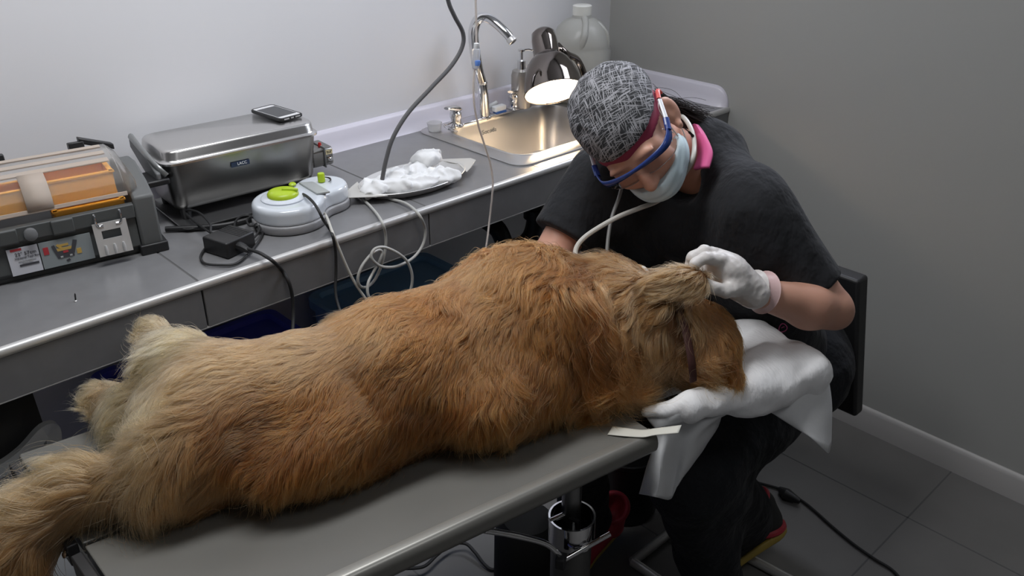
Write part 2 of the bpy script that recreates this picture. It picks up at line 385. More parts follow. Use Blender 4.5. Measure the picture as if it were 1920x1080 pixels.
fc = thing('faucet', 'tall chrome swan neck faucet rising behind the sink', 'faucet', (1.752, 1.978, ZC+0.004))
b0 = np.array((1.752, 1.978, ZC+0.004))
MB().lathe([(0.026, 0), (0.026, 0.005), (0.021, 0.008), (0.019, 0.05), (0.0165, 0.105)], b0, (-0.06, 0, 1), 24).build('spout_base', m_chrome, fc)
MB().lathe([(0.0175, 0.105), (0.0185, 0.107), (0.0185, 0.110), (0.0165, 0.112)], b0, (-0.06, 0, 1), 24).build('collar', m_chrome, fc)
sp = [b0+np.array((-0.0063, 0, 0.105)), aty(896, 130, 1.977), aty(889, 85, 1.975), aty(888, 58, 1.970), aty(896, 37, 1.957), aty(912, 33, 1.935), aty(930, 44, 1.905), aty(948, 61, 1.875), aty(957, 72, 1.86)]
MB().tube(spline(sp, 7), np.linspace(0.0165, 0.0125, 57), 16).build('spout', m_chrome, fc)
ax = unit(sp[-1]-sp[-2])
MB().lathe([(0.0125, -0.002), (0.0138, 0), (0.0138, 0.012), (0.011, 0.014), (0.011, 0.006)], sp[-1], ax, 20, False, True).build('aerator', m_alu, fc)
def valve(x, y, rot, lab):
    v = thing('tap_valve', lab, 'tap', (x, y, ZC+0.004), 'tap valves beside the faucet'); o = np.array((x, y, ZC+0.004))
    MB().lathe([(0.024, 0), (0.024, 0.004), (0.017, 0.009), (0.015, 0.022), (0.018, 0.028), (0.018, 0.040), (0.012, 0.048)], o, n=20).build('valve_body', m_chrome, v)
    Rz = rotz(rot); ring = []
    for t_, w_, h_, z in ((-0.012, 0.016, 0.008, 0.050), (0.0, 0.019, 0.011, 0.053), (0.02, 0.017, 0.008, 0.058), (0.042, 0.013, 0.006, 0.064), (0.052, 0.008, 0.004, 0.066)):
        a = np.arange(14)*2*math.pi/14; ring.append(o+(Rz @ np.stack([np.full(14, t_), w_*np.cos(a), z+h_*np.sin(a)])).T)
    MB().loft(ring).build('lever', m_chrome, v, smooth=60)
    return v
valve(1.632, 1.968, math.radians(200), 'chrome lever tap valve left of the faucet beside the small plastic cup')
valve(1.885, 1.985, math.radians(215), 'chrome lever tap valve right of the faucet beside the soap pump')
MB().box((1.752, 1.978, ZC+0.0075), (0.20, 0.045, 0.006)).build('faucet_plate', m_chrome, fc, bevel=0.002)
wr_ = thing('wire_hook', 'thin bent chrome wire lying by the left tap valve', 'wire', (1.60, 1.95, ZC+0.006))
MB().tube(spline([aty(850, 228, 1.97), aty(838, 234, 1.96), aty(832, 235, 1.95), aty(842, 243, 1.925), aty(858, 247, 1.91)], 5), 0.0022, 8).build('bent_wire', m_chrome, wr_)
# blue and white brush lying behind the sink
br = thing('scrub_brush', 'small white brush with a blue head behind the sink', 'brush', (1.80, 2.0, ZC+0.006))
MB().tube([(1.825, 2.0, ZC+0.032), (1.80, 1.998, ZC+0.026), (1.775, 1.995, ZC+0.024)], [0.006, 0.008, 0.007], 10).build('handle', m_white, br)
MB().box((1.812, 1.975, ZC+0.022), (0.045, 0.022, 0.018)).build('head', m_white, br, bevel=0.004)
MB().box((1.814, 1.973, ZC+0.010), (0.040, 0.02, 0.010)).build('bristles', pm('blue_bristle', (0.05, 0.14, 0.42), 0.5), br, bevel=0.002)
# plastic cup
m_clear = pm('clear_soft_plastic', (0.86, 0.86, 0.86), 0.25, trans=0.75, ior=1.2)
c = aty(815, 246, 1.975)
o = MB().lathe([(0.0, 0.001), (0.017, 0.001), (0.019, 0.002), (0.0215, 0.024), (0.023, 0.025), (0.0205, 0.0245), (0.018, 0.004), (0.0, 0.003)], (c[0], c[1], ZC+0.004), n=28).build('medicine_cup', m_clear, None)
tag(o, 'small clear plastic medicine cup on the left corner of the sink rim', 'cup')
# soap pump
m_bronze = pm('smoked_bronze_metal', (0.20, 0.17, 0.15), 0.12, 1.0)
so = (1.915, 1.982, ZC+0.005); sd = thing('soap_dispenser', 'grey steel soap dispenser with a pump top behind the lamp', 'soap dispenser', so)
MB().lathe([(0.030, 0), (0.032, 0.004), (0.032, 0.10), (0.028, 0.115), (0.012, 0.12)], so, n=28).build('bottle', pm('grey_satin_bottle', (0.42, 0.40, 0.38), 0.35, 0.7), sd)
MB().lathe([(0.013, 0.118), (0.013, 0.145), (0.005, 0.148), (0.005, 0.172), (0.011, 0.174), (0.011, 0.180), (0.003, 0.182)], so, n=18).build('pump', m_chrome, sd)
MB().tube([np.array(so)+[0, 0, 0.177], np.array(so)+[0.02, -0.012, 0.178], np.array(so)+[0.036, -0.022, 0.172]], [0.005, 0.004, 0.003], 8).build('nozzle', m_chrome, sd)

# ------------------------------------------------------------------ jug
jo = np.array((2.135, 1.935, ZC)); jg = thing('water_jug', 'translucent white gallon jug standing in the corner behind the lamp', 'jug', jo)
m_jug = pm('milky_plastic', (0.52, 0.52, 0.49), 0.3, trans=0.3, ior=1.3)
pj = [(0.09, 0), (0.098, 0.004), (0.101, 0.015), (0.101, 0.165), (0.0985, 0.170), (0.099, 0.176), (0.093, 0.20), (0.078, 0.228), (0.060, 0.247), (0.042, 0.256), (0.032, 0.259), (0.029, 0.268)]
rings = []
for r, z in pj:
    a = np.arange(32)*2*math.pi/32; q = 1-0.05*np.abs(np.sin(2*a))*(0 if z > 0.2 else 1); rings.append(jo+np.stack([r*q*np.cos(a), r*q*np.sin(a), np.full(32, z)], 1))
MB().loft(rings).build('jug_body', m_jug, jg, smooth=50)
MB().lathe([(0.028, 0.266), (0.030, 0.268), (0.030, 0.295), (0.027, 0.297)], jo, n=28).build('cap', pm('white_cap', (0.70, 0.70, 0.66), 0.4), jg)
MB().tube(spline([jo+np.array((-0.062, -0.055, 0.175)), jo+np.array((-0.055, -0.062, 0.215)), jo+np.array((-0.032, -0.045, 0.245)), jo+np.array((-0.015, -0.025, 0.26))]), 0.011, 12).build('handle', m_jug, jg)
MB().tube(spline([jo+np.array((0.03, -0.085, 0.172)), jo+np.array((0.03, -0.078, 0.215)), jo+np.array((0.018, -0.05, 0.246))]), 0.008, 10).build('side_rib', m_jug, jg)

# ------------------------------------------------------------------ desk lamp
lp = thing('desk_lamp', 'dark bronze gooseneck desk lamp shining over the sink', 'lamp', (2.16, 1.70, ZC))
axw = CR @ unit((0.17, -0.96, 0.17)); rimc = aty(1039, 172, 1.80); m_shade = pm('dark_chrome_shade', (0.20, 0.175, 0.16), 0.06, 1.0)
m_shin = pm('white_enamel', (0.9, 0.88, 0.82), 0.4)
outer = [(0.0, -0.200), (0.024, -0.198), (0.035, -0.188), (0.0385, -0.165), (0.041, -0.118), (0.043, -0.113), (0.050, -0.108), (0.064, -0.092), (0.077, -0.062), (0.085, -0.03), (0.0885, -0.004), (0.0895, 0.0)]
MB().lathe(outer, rimc, axw, 48, True, False).build('lamp_shade', m_shade, lp, smooth=50)
MB().lathe([(0.0890, 0.0), (0.086, -0.012), (0.082, -0.035), (0.073, -0.064), (0.06, -0.088), (0.04, -0.104), (0.0, -0.110)], rimc, axw, 48, False, True).build('shade_lining', m_shin, lp, smooth=50)
MB().tube([rimc+0.0892*(math.cos(a)*np.cross(axw, unit(np.cross(axw, (0, 0, 1))))+math.sin(a)*unit(np.cross(axw, (0, 0, 1)))) for a in np.arange(48)*2*math.pi/48], 0.0022, 6, closed=True).build('shade_rim', m_shade, lp)
m_bulb = bpy.data.materials.new('glowing_bulb'); m_bulb.use_nodes = True
bn = m_bulb.node_tree.nodes['Principled BSDF']; bn.inputs['Emission Color'].default_value = (1.0, 0.80, 0.55, 1); bn.inputs['Emission Strength'].default_value = LAMP_GLOW
MB().lathe([(0.0, -0.052), (0.018, -0.055), (0.027, -0.066), (0.029, -0.076), (0.024, -0.088), (0.015, -0.096), (0.014, -0.107)], rimc, axw, 24).build('bulb', m_bulb, lp)
nk = rimc-axw*0.15+CR @ np.array((0.036, 0, 0))
MB().tube(spline([nk, aty(1062, 101, 1.83), aty(1082, 112, 1.85), aty(1095, 140, 1.84), aty(1103, 180, 1.82), (2.13, 1.78, 0.98), (2.15, 1.73, 0.945), (2.16, 1.70, ZC+0.02)], 8), 0.0105, 12).build('gooseneck', m_shade, lp)
MB().lathe([(0.075, 0), (0.075, 0.006), (0.068, 0.014), (0.02, 0.022), (0.012, 0.04)], (2.16, 1.70, ZC)).build('lamp_base', m_shade, lp)
for k in range(5):
    a = k*2*math.pi/16-0.9; u = unit(np.cross(axw, (0, 0, 1))); v = np.cross(axw, u)
sl = bpy.data.lights.new('desk_lamp_glow', 'POINT'); sl.energy = LAMP_W; sl.color = (1.0, 0.76, 0.52); sl.shadow_soft_size = 0.018
slo = bpy.data.objects.new('desk_lamp_glow', sl); COL.objects.link(slo); slo.location = rimc+axw*0.0; slo.parent = lp; slo.location = (rimc-axw*0.036)-ORG[lp.name]

# ------------------------------------------------------------------ gauze tray
tr = thing('instrument_tray', 'oval steel tray with pointed end handles holding white gauze', 'tray', (1.245, 1.675, ZC))
e1 = unit((0.32, 0.005, 0)); tc_ = np.array((1.243, 1.672, 0)); ta = math.atan2(-0.005, 0.34)
ca, sa_ = math.cos(ta), math.sin(ta)
def ov(lx, ly, z, sup=2.0):
    a = np.arange(64)*2*math.pi/64; x = lx*np.sign(np.cos(a))*np.abs(np.cos(a))**(2/sup); y = ly*np.sign(np.sin(a))*np.abs(np.sin(a))**(2/sup)
    return np.stack([tc_[0]+ca*x-sa_*y, tc_[1]+sa_*x+ca*y, np.full(64, z)], 1)
MB().loft([ov(0.115, 0.06, ZC+0.0015), ov(0.132, 0.076, ZC+0.004), ov(0.146, 0.088, ZC+0.02), ov(0.150, 0.092, ZC+0.0215), ov(0.149, 0.091, ZC+0.0225), ov(0.144, 0.086, ZC+0.0205), ov(0.128, 0.07, ZC+0.006), ov(0.06, 0.03, ZC+0.0045)]).build('tray_dish', m_alu, tr, smooth=50)
for s_, nm in ((-1, 'handle'), (1, 'handle')):
    P = [(s_*0.120, -0.064), (s_*0.150, -0.045), (s_*0.196, -0.010), (s_*0.196, 0.010), (s_*0.15, 0.045), (s_*0.120, 0.064), (s_*0.145, 0.0)]
    P = [(ca*x-sa_*y+tc_[0], sa_*x+ca*y+tc_[1]) for x, y in P]
    MB().prism(P, (0, 0, ZC+0.0205), (1, 0, 0), (0, 1, 0), (0, 0, 1), 0.0014).build(nm, pm('matt_tray_steel', (0.60, 0.59, 0.56), 0.42, 0.35), tr, smooth=0)
m_gauze = pm('white_gauze', (0.76, 0.77, 0.78), 0.9, sheen=0.2, bump=(70, 0.3, 0.003))
gz = [  # u, v, z above tray, size, yaw, lift
 ((715, 352), 0.014, (0.050, 0.034, 0.018), 0.3, 'leftmost gauze wad in the tray, by its left handle'),
 ((750, 352), 0.015, (0.050, 0.026, 0.016), -0.5, 'flat gauze wad at the front left of the tray'),
 ((748, 338), 0.018, (0.046, 0.034, 0.020), 0.6, 'rounded gauze wad near the hanging grey hose'),
 ((790, 345), 0.016, (0.044, 0.030, 0.018), -0.3, 'gauze wad at the middle front of the tray'),
 ((785, 325), 0.022, (0.040, 0.034, 0.022), 0.9, 'large gauze wad in the middle of the tray'),
 ((812, 335), 0.016, (0.036, 0.026, 0.016), 0.2, 'gauze wad right of the tray middle'),
 ((836, 335), 0.016, (0.032, 0.024, 0.015), -0.6, 'rightmost gauze wad in the tray'),
 ((800, 312), 0.030, (0.034, 0.026, 0.018), 0.3, 'gauze wad leaning under the topmost one'),
 ((806, 300), 0.048, (0.034, 0.022, 0.022), -0.4, 'topmost crumpled gauze wad on the pile'),
]
for gi, (p, zz, sz, yaw, lab) in enumerate(gz):
    c0 = atz(*p, ZC+0.008+zz)+(0, 0.010, 0); Ax = rotz(yaw); sz = tuple(np.array(sz)*(1.08, 0.95, 1.08))
    prims = [('e', c0, sz, Ax, 0.01)]; rg = np.random.default_rng(gi+20)
    for k in range(7):
        d = rg.normal(size=3); d[2] = abs(d[2])*0.8-0.2; d /= np.linalg.norm(d); q = c0+Ax @ (d*np.array(sz)*0.85)
        prims.append(('e', q, np.array((0.017, 0.006, 0.012))*rg.uniform(0.7, 1.2), rotz(rg.uniform(0, 3)) @ np.array(Matrix.Rotation(rg.uniform(-1, 1), 3, 'X')), 0.006))
    prims.append(('-h', (0, 0, ZC+0.0055), (0, 0, -1), 0.002))
    off = rg.uniform(0, 9, 3)
    fn = lambda P, pr_=prims, off=off: blob(pr_, P)+0.011*(np.abs(vnoise((P@Ax)*np.array((22, 60, 45))+off)-0.5)*2-0.4)+0.0015*(vnoise(P*140+off)-.5)
    o, _, _ = sdf_obj('gauze_wad', fn, c0-0.075, c0+0.075, 0.0032, m_gauze, None, 1)
    tag(o, 'white '+lab, 'gauze', 'gauze wads in the tray')

# ------------------------------------------------------------------ steriliser
yaw = math.radians(-4.0); ao = np.array((0.892, 1.903, ZC)); A = rotz(yaw)
au = thing('steriliser', 'rectangular stainless steel instrument steriliser with a lid, beside the toolbox', 'steriliser', ao)
def arr(hx, hy, r, z, n=6, dx=0, dy=0):
    q = rrect(dx, dy, hx, hy, r, 0, n); q[:, 2] = z; return q @ A.T+ao
m_st2 = pm('brushed_steel_body', (0.30, 0.295, 0.285), 0.30, 1.0, bump=(40, 0.05, 0.0005), aniso=(20, 20, 1))
MB().loft([arr(0.160, 0.064, 0.02, 0.026), arr(0.170, 0.074, 0.025, 0.030), arr(0.174, 0.078, 0.028, 0.04), arr(0.184, 0.086, 0.03, 0.138)]).build('tank', m_st2, au, smooth=50)
MB().loft([arr(0.186, 0.088, 0.03, 0.136), arr(0.190, 0.092, 0.032, 0.1375), arr(0.190, 0.092, 0.032, 0.142), arr(0.186, 0.088, 0.03, 0.1435), arr(0.183, 0.085, 0.03, 0.148), arr(0.181, 0.083, 0.03, 0.163), arr(0.178, 0.080, 0.03, 0.1675), arr(0.172, 0.074, 0.028, 0.1695)]).build('lid', pm('lid_steel', (0.66, 0.65, 0.64), 0.27, 1.0), au, smooth=40)
for sx in (-1, 1):
    for sy in (-1, 1):
        p = A @ np.array((sx*0.150, sy*0.060, 0))+ao
        MB().lathe([(0.010, 0.0), (0.011, 0.004), (0.014, 0.034)], p, n=14).build('foot', m_black, au)
# lid arm and handles
lf = lambda x, y, z: A @ np.array((x, y, z))+ao
MB().tube(spline([lf(-0.186, -0.088, 0.120), lf(-0.200, -0.070, 0.142), lf(-0.206, 0.02, 0.172), lf(-0.205, 0.055, 0.178)], 6), 0.0042, 10, squash=1.6).build('lift_arm', pm('grey_metal_arm', (0.35, 0.36, 0.36), 0.35, 0.8), au)
ah = MB(); P = [(-0.088, 0.112), (-0.088, 0.128), (0.0, 0.166), (0.062, 0.182), (0.066, 0.15), (-0.03, 0.10)]
ah.prism(P, lf(-0.197, 0, 0), A @ np.array((0, 1, 0)), (0, 0, 1), A @ np.array((-1, 0, 0)), 0.010).build('side_bracket', m_greyp, au, bevel=0.003)
MB().box(lf(-0.206, -0.055, 0.108), (0.05, 0.075, 0.014), A).build('side_handle', m_black, au, bevel=0.004)
P = [(0.03, 0.150), (0.055, 0.160), (0.085, 0.14), (0.085, 0.095), (0.04, 0.06), (0.035, 0.09), (0.062, 0.115), (0.06, 0.132), (0.03, 0.138)]
MB().prism(P, lf(0.186, -0.02, 0), A @ np.array((0, 1, 0)), (0, 0, 1), A @ np.array((1, 0, 0)), 0.012).build('hinge_bracket', m_black, au, bevel=0.003)
# thermostat box at the right end
tb = MB(); q = []
for x in (0.180, 0.236):
    q.append([lf(x, yy, zz) for yy, zz in [(-0.045, 0.042), (-0.050, 0.046), (-0.050, 0.082), (-0.044, 0.088), (0.02, 0.088), (0.026, 0.082), (0.026, 0.042)]])
tb.loft(q).build('thermostat_box', m_st2, au, smooth=40, bevel=0.003)
MB().box(lf(0.212, -0.015, 0.065), (0.003, 0.080, 0.052), A).build('box_clip', m_greyp, au, bevel=0.001)
tl = MB().box(lf(0.225, -0.0505, 0.076), (0.018, 0.001, 0.011), A).build('rating_label', pm('cream_label', (0.72, 0.62, 0.38), 0.5), au, smooth=0); tag(tl, 'cream rating label')
lettering('label_lettering', 'ON / OFF\nPOWER', 0.0036, lf(0.225, -0.0512, 0.0765), A @ np.array((1, 0, 0)), (0, 0, 1), m_black, au)
MB().lathe([(0.006, 0), (0.006, 0.004), (0.003, 0.005), (0.003, 0.012), (0.004, 0.013)], lf(0.225, -0.050, 0.060), A @ np.array((0, -1, 0)), 12).build('toggle_switch', m_chrome, au)
MB().lathe([(0.0045, 0), (0.0045, 0.006), (0.003, 0.010)], lf(0.212, -0.03, 0.088), n=12).build('indicator', pm('red_indicator', (0.45, 0.03, 0.03), 0.2), au)
bdg = MB().box(lf(-0.018, -0.0862, 0.110), (0.044, 0.0015, 0.011), A @ np.array(Matrix.Rotation(math.radians(-4), 3, 'X'))).build('badge', pm('navy_badge', (0.02, 0.035, 0.08), 0.3), au, smooth=0); tag(bdg, 'dark blue badge')
lettering('badge_lettering', 'LACC', 0.009, lf(-0.014, -0.0873, 0.1105), A @ np.array((1, 0, 0)), (0, 0.09, 1), m_white, au)

# steel tray under the steriliser
ut = thing('drip_tray', 'low dark steel tray beneath the steriliser', 'tray', (ao[0], ao[1]-0.03, ZC))
MB().loft([arr(0.178, 0.105, 0.02, 0.0005, dy=-0.03), arr(0.188, 0.115, 0.02, 0.010, dy=-0.03), arr(0.186, 0.113, 0.02, 0.0105, dy=-0.03), arr(0.176, 0.103, 0.02, 0.003, dy=-0.03)]).build('tray_pan', pm('dark_tray_metal', (0.22, 0.22, 0.22), 0.4, 0.9), ut, smooth=40)
hz = spline([lf(-0.215, -0.105, 0.008), lf(-0.10, -0.168, 0.008), lf(0.05, -0.158, 0.008), lf(0.16, -0.138, 0.008)], 8)
hh = MB().tube(hz, 0.006, 10).build('power_hose', m_black, None); tag(hh, 'thick black power cord lying along the front of the steriliser', 'cord')

# phone on the lid
zl = ZC+0.1715
pc = [atz(472.5, 207.5, zl+0.007), atz(510, 195.5, zl+0.007), atz(566.5, 212, zl+0.007), atz(525, 224.5, zl+0.007)]
px0 = np.mean(pc, axis=0); ux = unit((pc[3]-pc[0])+(pc[2]-pc[1])); uy = unit(np.cross((0, 0, 1), ux)); L, W_ = 0.122, 0.063
ph = thing('smartphone', 'smartphone in a black bumper case lying on the steriliser lid', 'phone', (px0[0], px0[1], zl))
def pr_(hx, hy, r, z): q = rrect(0, 0, hx, hy, r, 0); return np.array([px0[0], px0[1], z])+q[:, :1]*ux+q[:, 1:2]*uy
MB().loft([pr_(L/2, W_/2, .009, zl), pr_(L/2+.002, W_/2+.002, .01, zl+.002), pr_(L/2+.002, W_/2+.002, .01, zl+.007), pr_(L/2, W_/2, .009, zl+.0085), pr_(L/2-.002, W_/2-.002, .008, zl+.0085), pr_(L/2-.002, W_/2-.002, .008, zl+.003)]).build('case', m_black, ph)
MB().loft([pr_(L/2-.0025, W_/2-.0025, .007, zl+.003), pr_(L/2-.0025, W_/2-.0025, .007, zl+.0078)]).build('body', pm('phone_white_face', (0.75, 0.75, 0.76), 0.2), ph, smooth=30)
MB().loft([pr_(L/2-.017, W_/2-.005, .001, zl+.0078), pr_(L/2-.017, W_/2-.005, .001, zl+.0081)]).build('screen', pm('phone_screen', (0.03, 0.032, 0.036), 0.08), ph, smooth=30)
for k, (yy, ww) in enumerate(((-0.016, 0.014), (0.0, 0.008), (0.016, 0.014))):
    MB().box(px0*np.array((1, 1, 0))+np.array((0, 0, zl+0.005))+ux*(L/2+0.0019)+uy*yy, (0.0012, ww, 0.003), np.stack([ux, uy, (0, 0, 1)], 1)).build('port', m_alu, ph)
# ------------------------------------------------------------------ white control unit with green knobs
uc = np.array((0.940, 1.695)); un = thing('scaler_unit', 'white and grey scaler unit with a large lime green dial on the worktop', 'dental scaler', (uc[0], uc[1], ZC))
c1, r1, c2, r2 = np.array((0.898, 1.675)), 0.082, np.array((1.004, 1.705)), 0.062
def out2(P, g): return smin(np.linalg.norm(P[:, :2]-c1, axis=1)-r1, np.linalg.norm(P[:, :2]-c2, axis=1)-r2, 0.035)+g
def ext(P, g, z0, z1, r):
    d = out2(P, g)+r; q = np.abs(P[:, 2]-(z0+z1)/2)-(z1-z0)/2+r
    return np.minimum(np.maximum(d, q), 0)+np.sqrt(np.maximum(d, 0)**2+np.maximum(q, 0)**2)-r
bb0, bb1 = (0.80, 1.58, ZC-0.005), (1.09, 1.80, ZC+0.085)
m_wh = pm('glossy_white_shell', (0.60, 0.64, 0.69), 0.2, coat=0.3); m_gb = pm('grey_base_plastic', (0.26, 0.26, 0.27), 0.4)
sdf_obj('base_shell', lambda P: ext(P, -0.001, ZC+0.001, ZC+0.022, 0.004), bb0, bb1, 0.0035, m_gb, un, 1)
dome = lambda P: smax(np.where(P[:, 2] < ZC+0.036, ext(P, 0.0025, ZC+0.0215, ZC+0.10, 0.003), ext(P, 0.0025, ZC-0.03, ZC+0.060, 0.014)), (P[:, 2]-ZC-0.0585)+0.10*np.maximum(np.linalg.norm(P[:, :2]-c1, axis=1)-0.055, 0)*0, 0.004)
sdf_obj('top_shell', dome, bb0, bb1, 0.0028, m_wh, un, 2)
m_lime = pm('lime_plastic', (0.40, 0.55, 0.02), 0.38)
kz = ZC+0.062; kc = np.array((c1[0]-0.006, c1[1]+0.008, kz-0.004))
MB().lathe([(0.047, 0), (0.049, 0.004), (0.049, 0.006), (0.044, 0.009), (0.0, 0.010)], kc-[0, 0, 0.003], n=40).build('dial_ring', pm('white_dial_face', (0.62, 0.66, 0.72), 0.25), un)
MB().lathe([(0.034, 0), (0.0345, 0.004), (0.031, 0.010), (0.024, 0.0125), (0.0, 0.013)], kc+[0, 0, 0.006], n=36).build('dial', m_lime, un, smooth=50)
MB().box(kc+np.array((0.012, -0.012, 0.0195)), (0.036, 0.0065, 0.007), rotz(math.radians(-46))).build('dial_pointer', m_lime, un, bevel=0.002)
for k in range(9):
    a = math.radians(-40-k*34); p = kc+np.array((0.0415*math.cos(a), 0.0415*math.sin(a), 0.0056)); MB().box(p, (0.004, 0.0016, 0.0006), rotz(a+1.57)).build('dial_mark', m_black, un, smooth=0)
sc_ = np.array((c2[0]+0.004, c2[1]+0.004, ZC+0.060))
MB().lathe([(0.0085, 0), (0.0085, 0.017), (0.0075, 0.020), (0, 0.021)], sc_, n=20).build('power_knob', m_lime, un)
ar = np.array([sc_+[0.021*math.cos(a), 0.021*math.sin(a), 0.0028] for a in np.linspace(-1.3, 0.9, 14)])
MB().tube(ar, np.concatenate([np.linspace(0.0006, 0.0022, 7), np.linspace(0.0022, 0.0006, 7)]), 6).build('level_mark', m_black, un)
bt = np.array((0.945, 1.732, ZC+0.0615)); MB().lathe([(0.0085, 0), (0.0085, 0.0025), (0.006, 0.005), (0, 0.0055)], bt, n=18).build('water_button', m_lime, un)
MB().box(bt+[-0.018, -0.002, 0.0012], (0.007, 0.005, 0.001)).build('indicator', m_black, un)
MB().prism([(0, 0), (0.028, -0.01), (0.034, 0.07), (0.008, 0.09)], (0.955, 1.645, ZC+0.0585), (1, 0, 0), (0, 1, 0), (0, 0, 1), 0.0045).build('handpiece_cradle', pm('grey_cradle', (0.36, 0.38, 0.38), 0.35), un, bevel=0.001)

# ------------------------------------------------------------------ cable plug and cords
def cable(name, pts, r, mat, label, cat='cable', k=8, n=10):
    o = MB().tube(spline(pts, k), r, n).build(name, mat, None); return tag(o, label, cat)
m_cg = pm('grey_cable', (0.42, 0.42, 0.40), 0.4); m_cd = pm('dark_grey_hose', (0.10, 0.10, 0.105), 0.45); m_cl = pm('beige_cable', (0.52, 0.51, 0.47), 0.4)
Yf = YF-0.012
zc2 = ZC+0.006
hp = [aty(v[0], v[1], 1.66) for v in [(830, -60), (840, 0), (852, 30), (868, 62), (866, 90), (845, 125), (808, 165), (765, 212), (737, 258), (724, 300), (717, 335), (714, 358)]]
hp += [atz(722, 371, ZC+0.036)]
cable('hanging_hose', [(hp[0][0]-0.06, 1.66, 2.599), (hp[0][0]-0.04, 1.66, 1.9)]+hp[:12]+[aty(715.5, 367, 1.655)], 0.0052, m_cd, 'dark grey hose hanging from above into the gauze tray', 'hose')
loops = [aty(716, 369, 1.652), aty(735, 374, 1.62), aty(762, 382, 1.565)]
loops += [aty(u, v, Yf-d) for u, v, d in [(785, 402, .012), (797, 430, .01), (793, 458, .012), (775, 483, .016), (745, 499, .02), (717, 500, .022), (701, 490, .022), (696, 478, .02), (704, 466, .018), (722, 464, .02), (748, 476, .026), (765, 493, .03), (773, 520, .032), (768, 548, .03), (752, 567, .03), (730, 574, .03), (706, 570, .028), (691, 555, .026), (690, 532, .02), (700, 510, .012), (712, 488, .008), (716, 473, .006), (709, 469, .006), (695, 478, .012), (678, 500, .016), (671, 522, .016), (675, 536, .014), (688, 538, .008), (703, 524, .004), (714, 500, .002), (722, 470, .003), (723, 442, .004), (716, 416, .002)]]
loops += [atz(700, 393, zc2), atz(676, 370, zc2), atz(652, 355, zc2), atz(635, 348, zc2+.004), atz(620, 349, zc2+.008), atz(609, 353, zc2+.010)]
cable('looped_cable', loops, 0.0034, m_cg, 'grey cable looped twice in front of the worktop edge')
pl = thing('mains_plug', 'dark grey mains plug lying beside the foot of the steriliser', 'plug', atz(608, 352, ZC))
p0 = atz(614, 347, ZC+0.018); d = unit(atz(598, 353, ZC+.01)-p0)
MB().lathe([(0.0, -0.004), (0.014, -0.002), (0.017, 0.008), (0.015, 0.02), (0.008, 0.034), (0.005, 0.045)], p0, d, 18).build('plug_body', pm('charcoal_rubber', (0.035, 0.035, 0.037), 0.5), pl)
for s_ in (-1, 1): MB().tube([p0+np.array((0, s_*0.006, 0)), p0-d*0.017+np.array((0, s_*0.006, 0))], 0.002, 8).build('pin', m_chrome, pl)
lc = [aty(628, 418, YF+0.03), aty(622, 432, YF-0.002), aty(634, 462, Yf), aty(650, 500, Yf-.004), aty(667, 533, Yf-.01), aty(690, 566, Yf-.02), aty(712, 592, Yf-.04), aty(740, 625, Yf-.06)]
cable('light_cable', [atz(606, 398, zc2+.02), atz(613, 408, zc2+.01)]+lc[1:], 0.0032, m_cl, 'light grey cable running straight down from the scaler unit behind the dog')
bc = [aty(560, 362, 1.73), atz(572, 366, ZC+0.068), atz(586, 378, ZC+0.069), atz(597, 394, ZC+0.066), atz(606, 412, ZC+0.045), atz(617, 428, zc2+.003), aty(623, 440, Yf), aty(629, 470, Yf), aty(630, 510, Yf), aty(629, 545, Yf-.01), aty(635, 575, Yf-.03), aty(648, 602, Yf-.06), aty(665, 630, Yf-.09)]
cable('black_cord', bc, 0.0032, m_blackrub, 'thin black cord crossing the scaler unit and hanging over the worktop edge', 'cord')

# ------------------------------------------------------------------ power brick
ad = thing('power_adapter', 'black ribbed power adapter brick lying on the worktop', 'power adapter', atz(430, 470, ZC))
q = [atz(390, 473, ZC), atz(437, 488, ZC), atz(474, 463, ZC), atz(428, 448, ZC)]
cc = np.mean(q, axis=0); ux = unit(q[1]-q[0]); uy = unit(np.cross((0, 0, 1), ux)); Rb = np.stack([ux, uy, (0, 0, 1)], 1)
cc = cc+np.array((0, 0, 0)); lx, ly = 0.072, 0.078
MB().box(cc+[0, 0, 0.0185], (lx, ly, 0.035), Rb).build('case', m_black, ad, bevel=0.004, seg=3)
for k in range(5): MB().box(cc+[0, 0, 0.0362]+uy*(0.004+k*0.006), (lx*0.86, 0.0022, 0.0012), Rb).build('rib', m_black, ad, smooth=0)
e = cc+ux*(lx/2)-uy*0.006+[0, 0, 0.018]
MB().tube([e, e+ux*0.012, e+ux*0.03+[0, 0, -.004]], [0.011, 0.009, 0.005], 10).build('strain_relief', m_black, ad)
cable('adapter_cord', [e+ux*0.025, atz(486, 474, ZC+.02), atz(500, 482, ZC+.014), atz(512, 490, ZC+.010), aty(528, 506, Yf+.012), aty(541, 528, Yf), aty(548, 555, Yf), aty(550, 585, Yf-.004), aty(549, 615, Yf-.02), aty(546, 650, Yf-.05), aty(545, 680, Yf-.08)], 0.0038, m_blackrub, 'black cord hanging from the power adapter over the worktop edge', 'cord')
z0 = ZC+0.005
cable('coiled_lead', [cc-ux*0.03+uy*0.03+[0, 0, .03], atz(398, 437, ZC+.02), atz(394, 420, ZC+.03), atz(375, 400, ZC+.034), atz(356, 394, ZC+.030), atz(348, 398, ZC+.02), atz(362, 413, ZC+.016), atz(385, 430, ZC+.02), atz(402, 443, ZC+.014), atz(396, 455, z0), atz(385, 465, z0), atz(376, 482, z0), atz(385, 494, z0), atz(412, 497, z0), atz(440, 495, z0), atz(462, 480, z0), atz(478, 462, z0), atz(492, 440, z0), atz(492, 420, ZC+.010), atz(478, 406, ZC+.014), atz(455, 405, ZC+.016), atz(442, 415, ZC+.014), atz(440, 432, ZC+.010), atz(447, 444, z0)], 0.0026, m_blackrub, 'thin black lead coiled round the power adapter', 'cord', 7, 8)
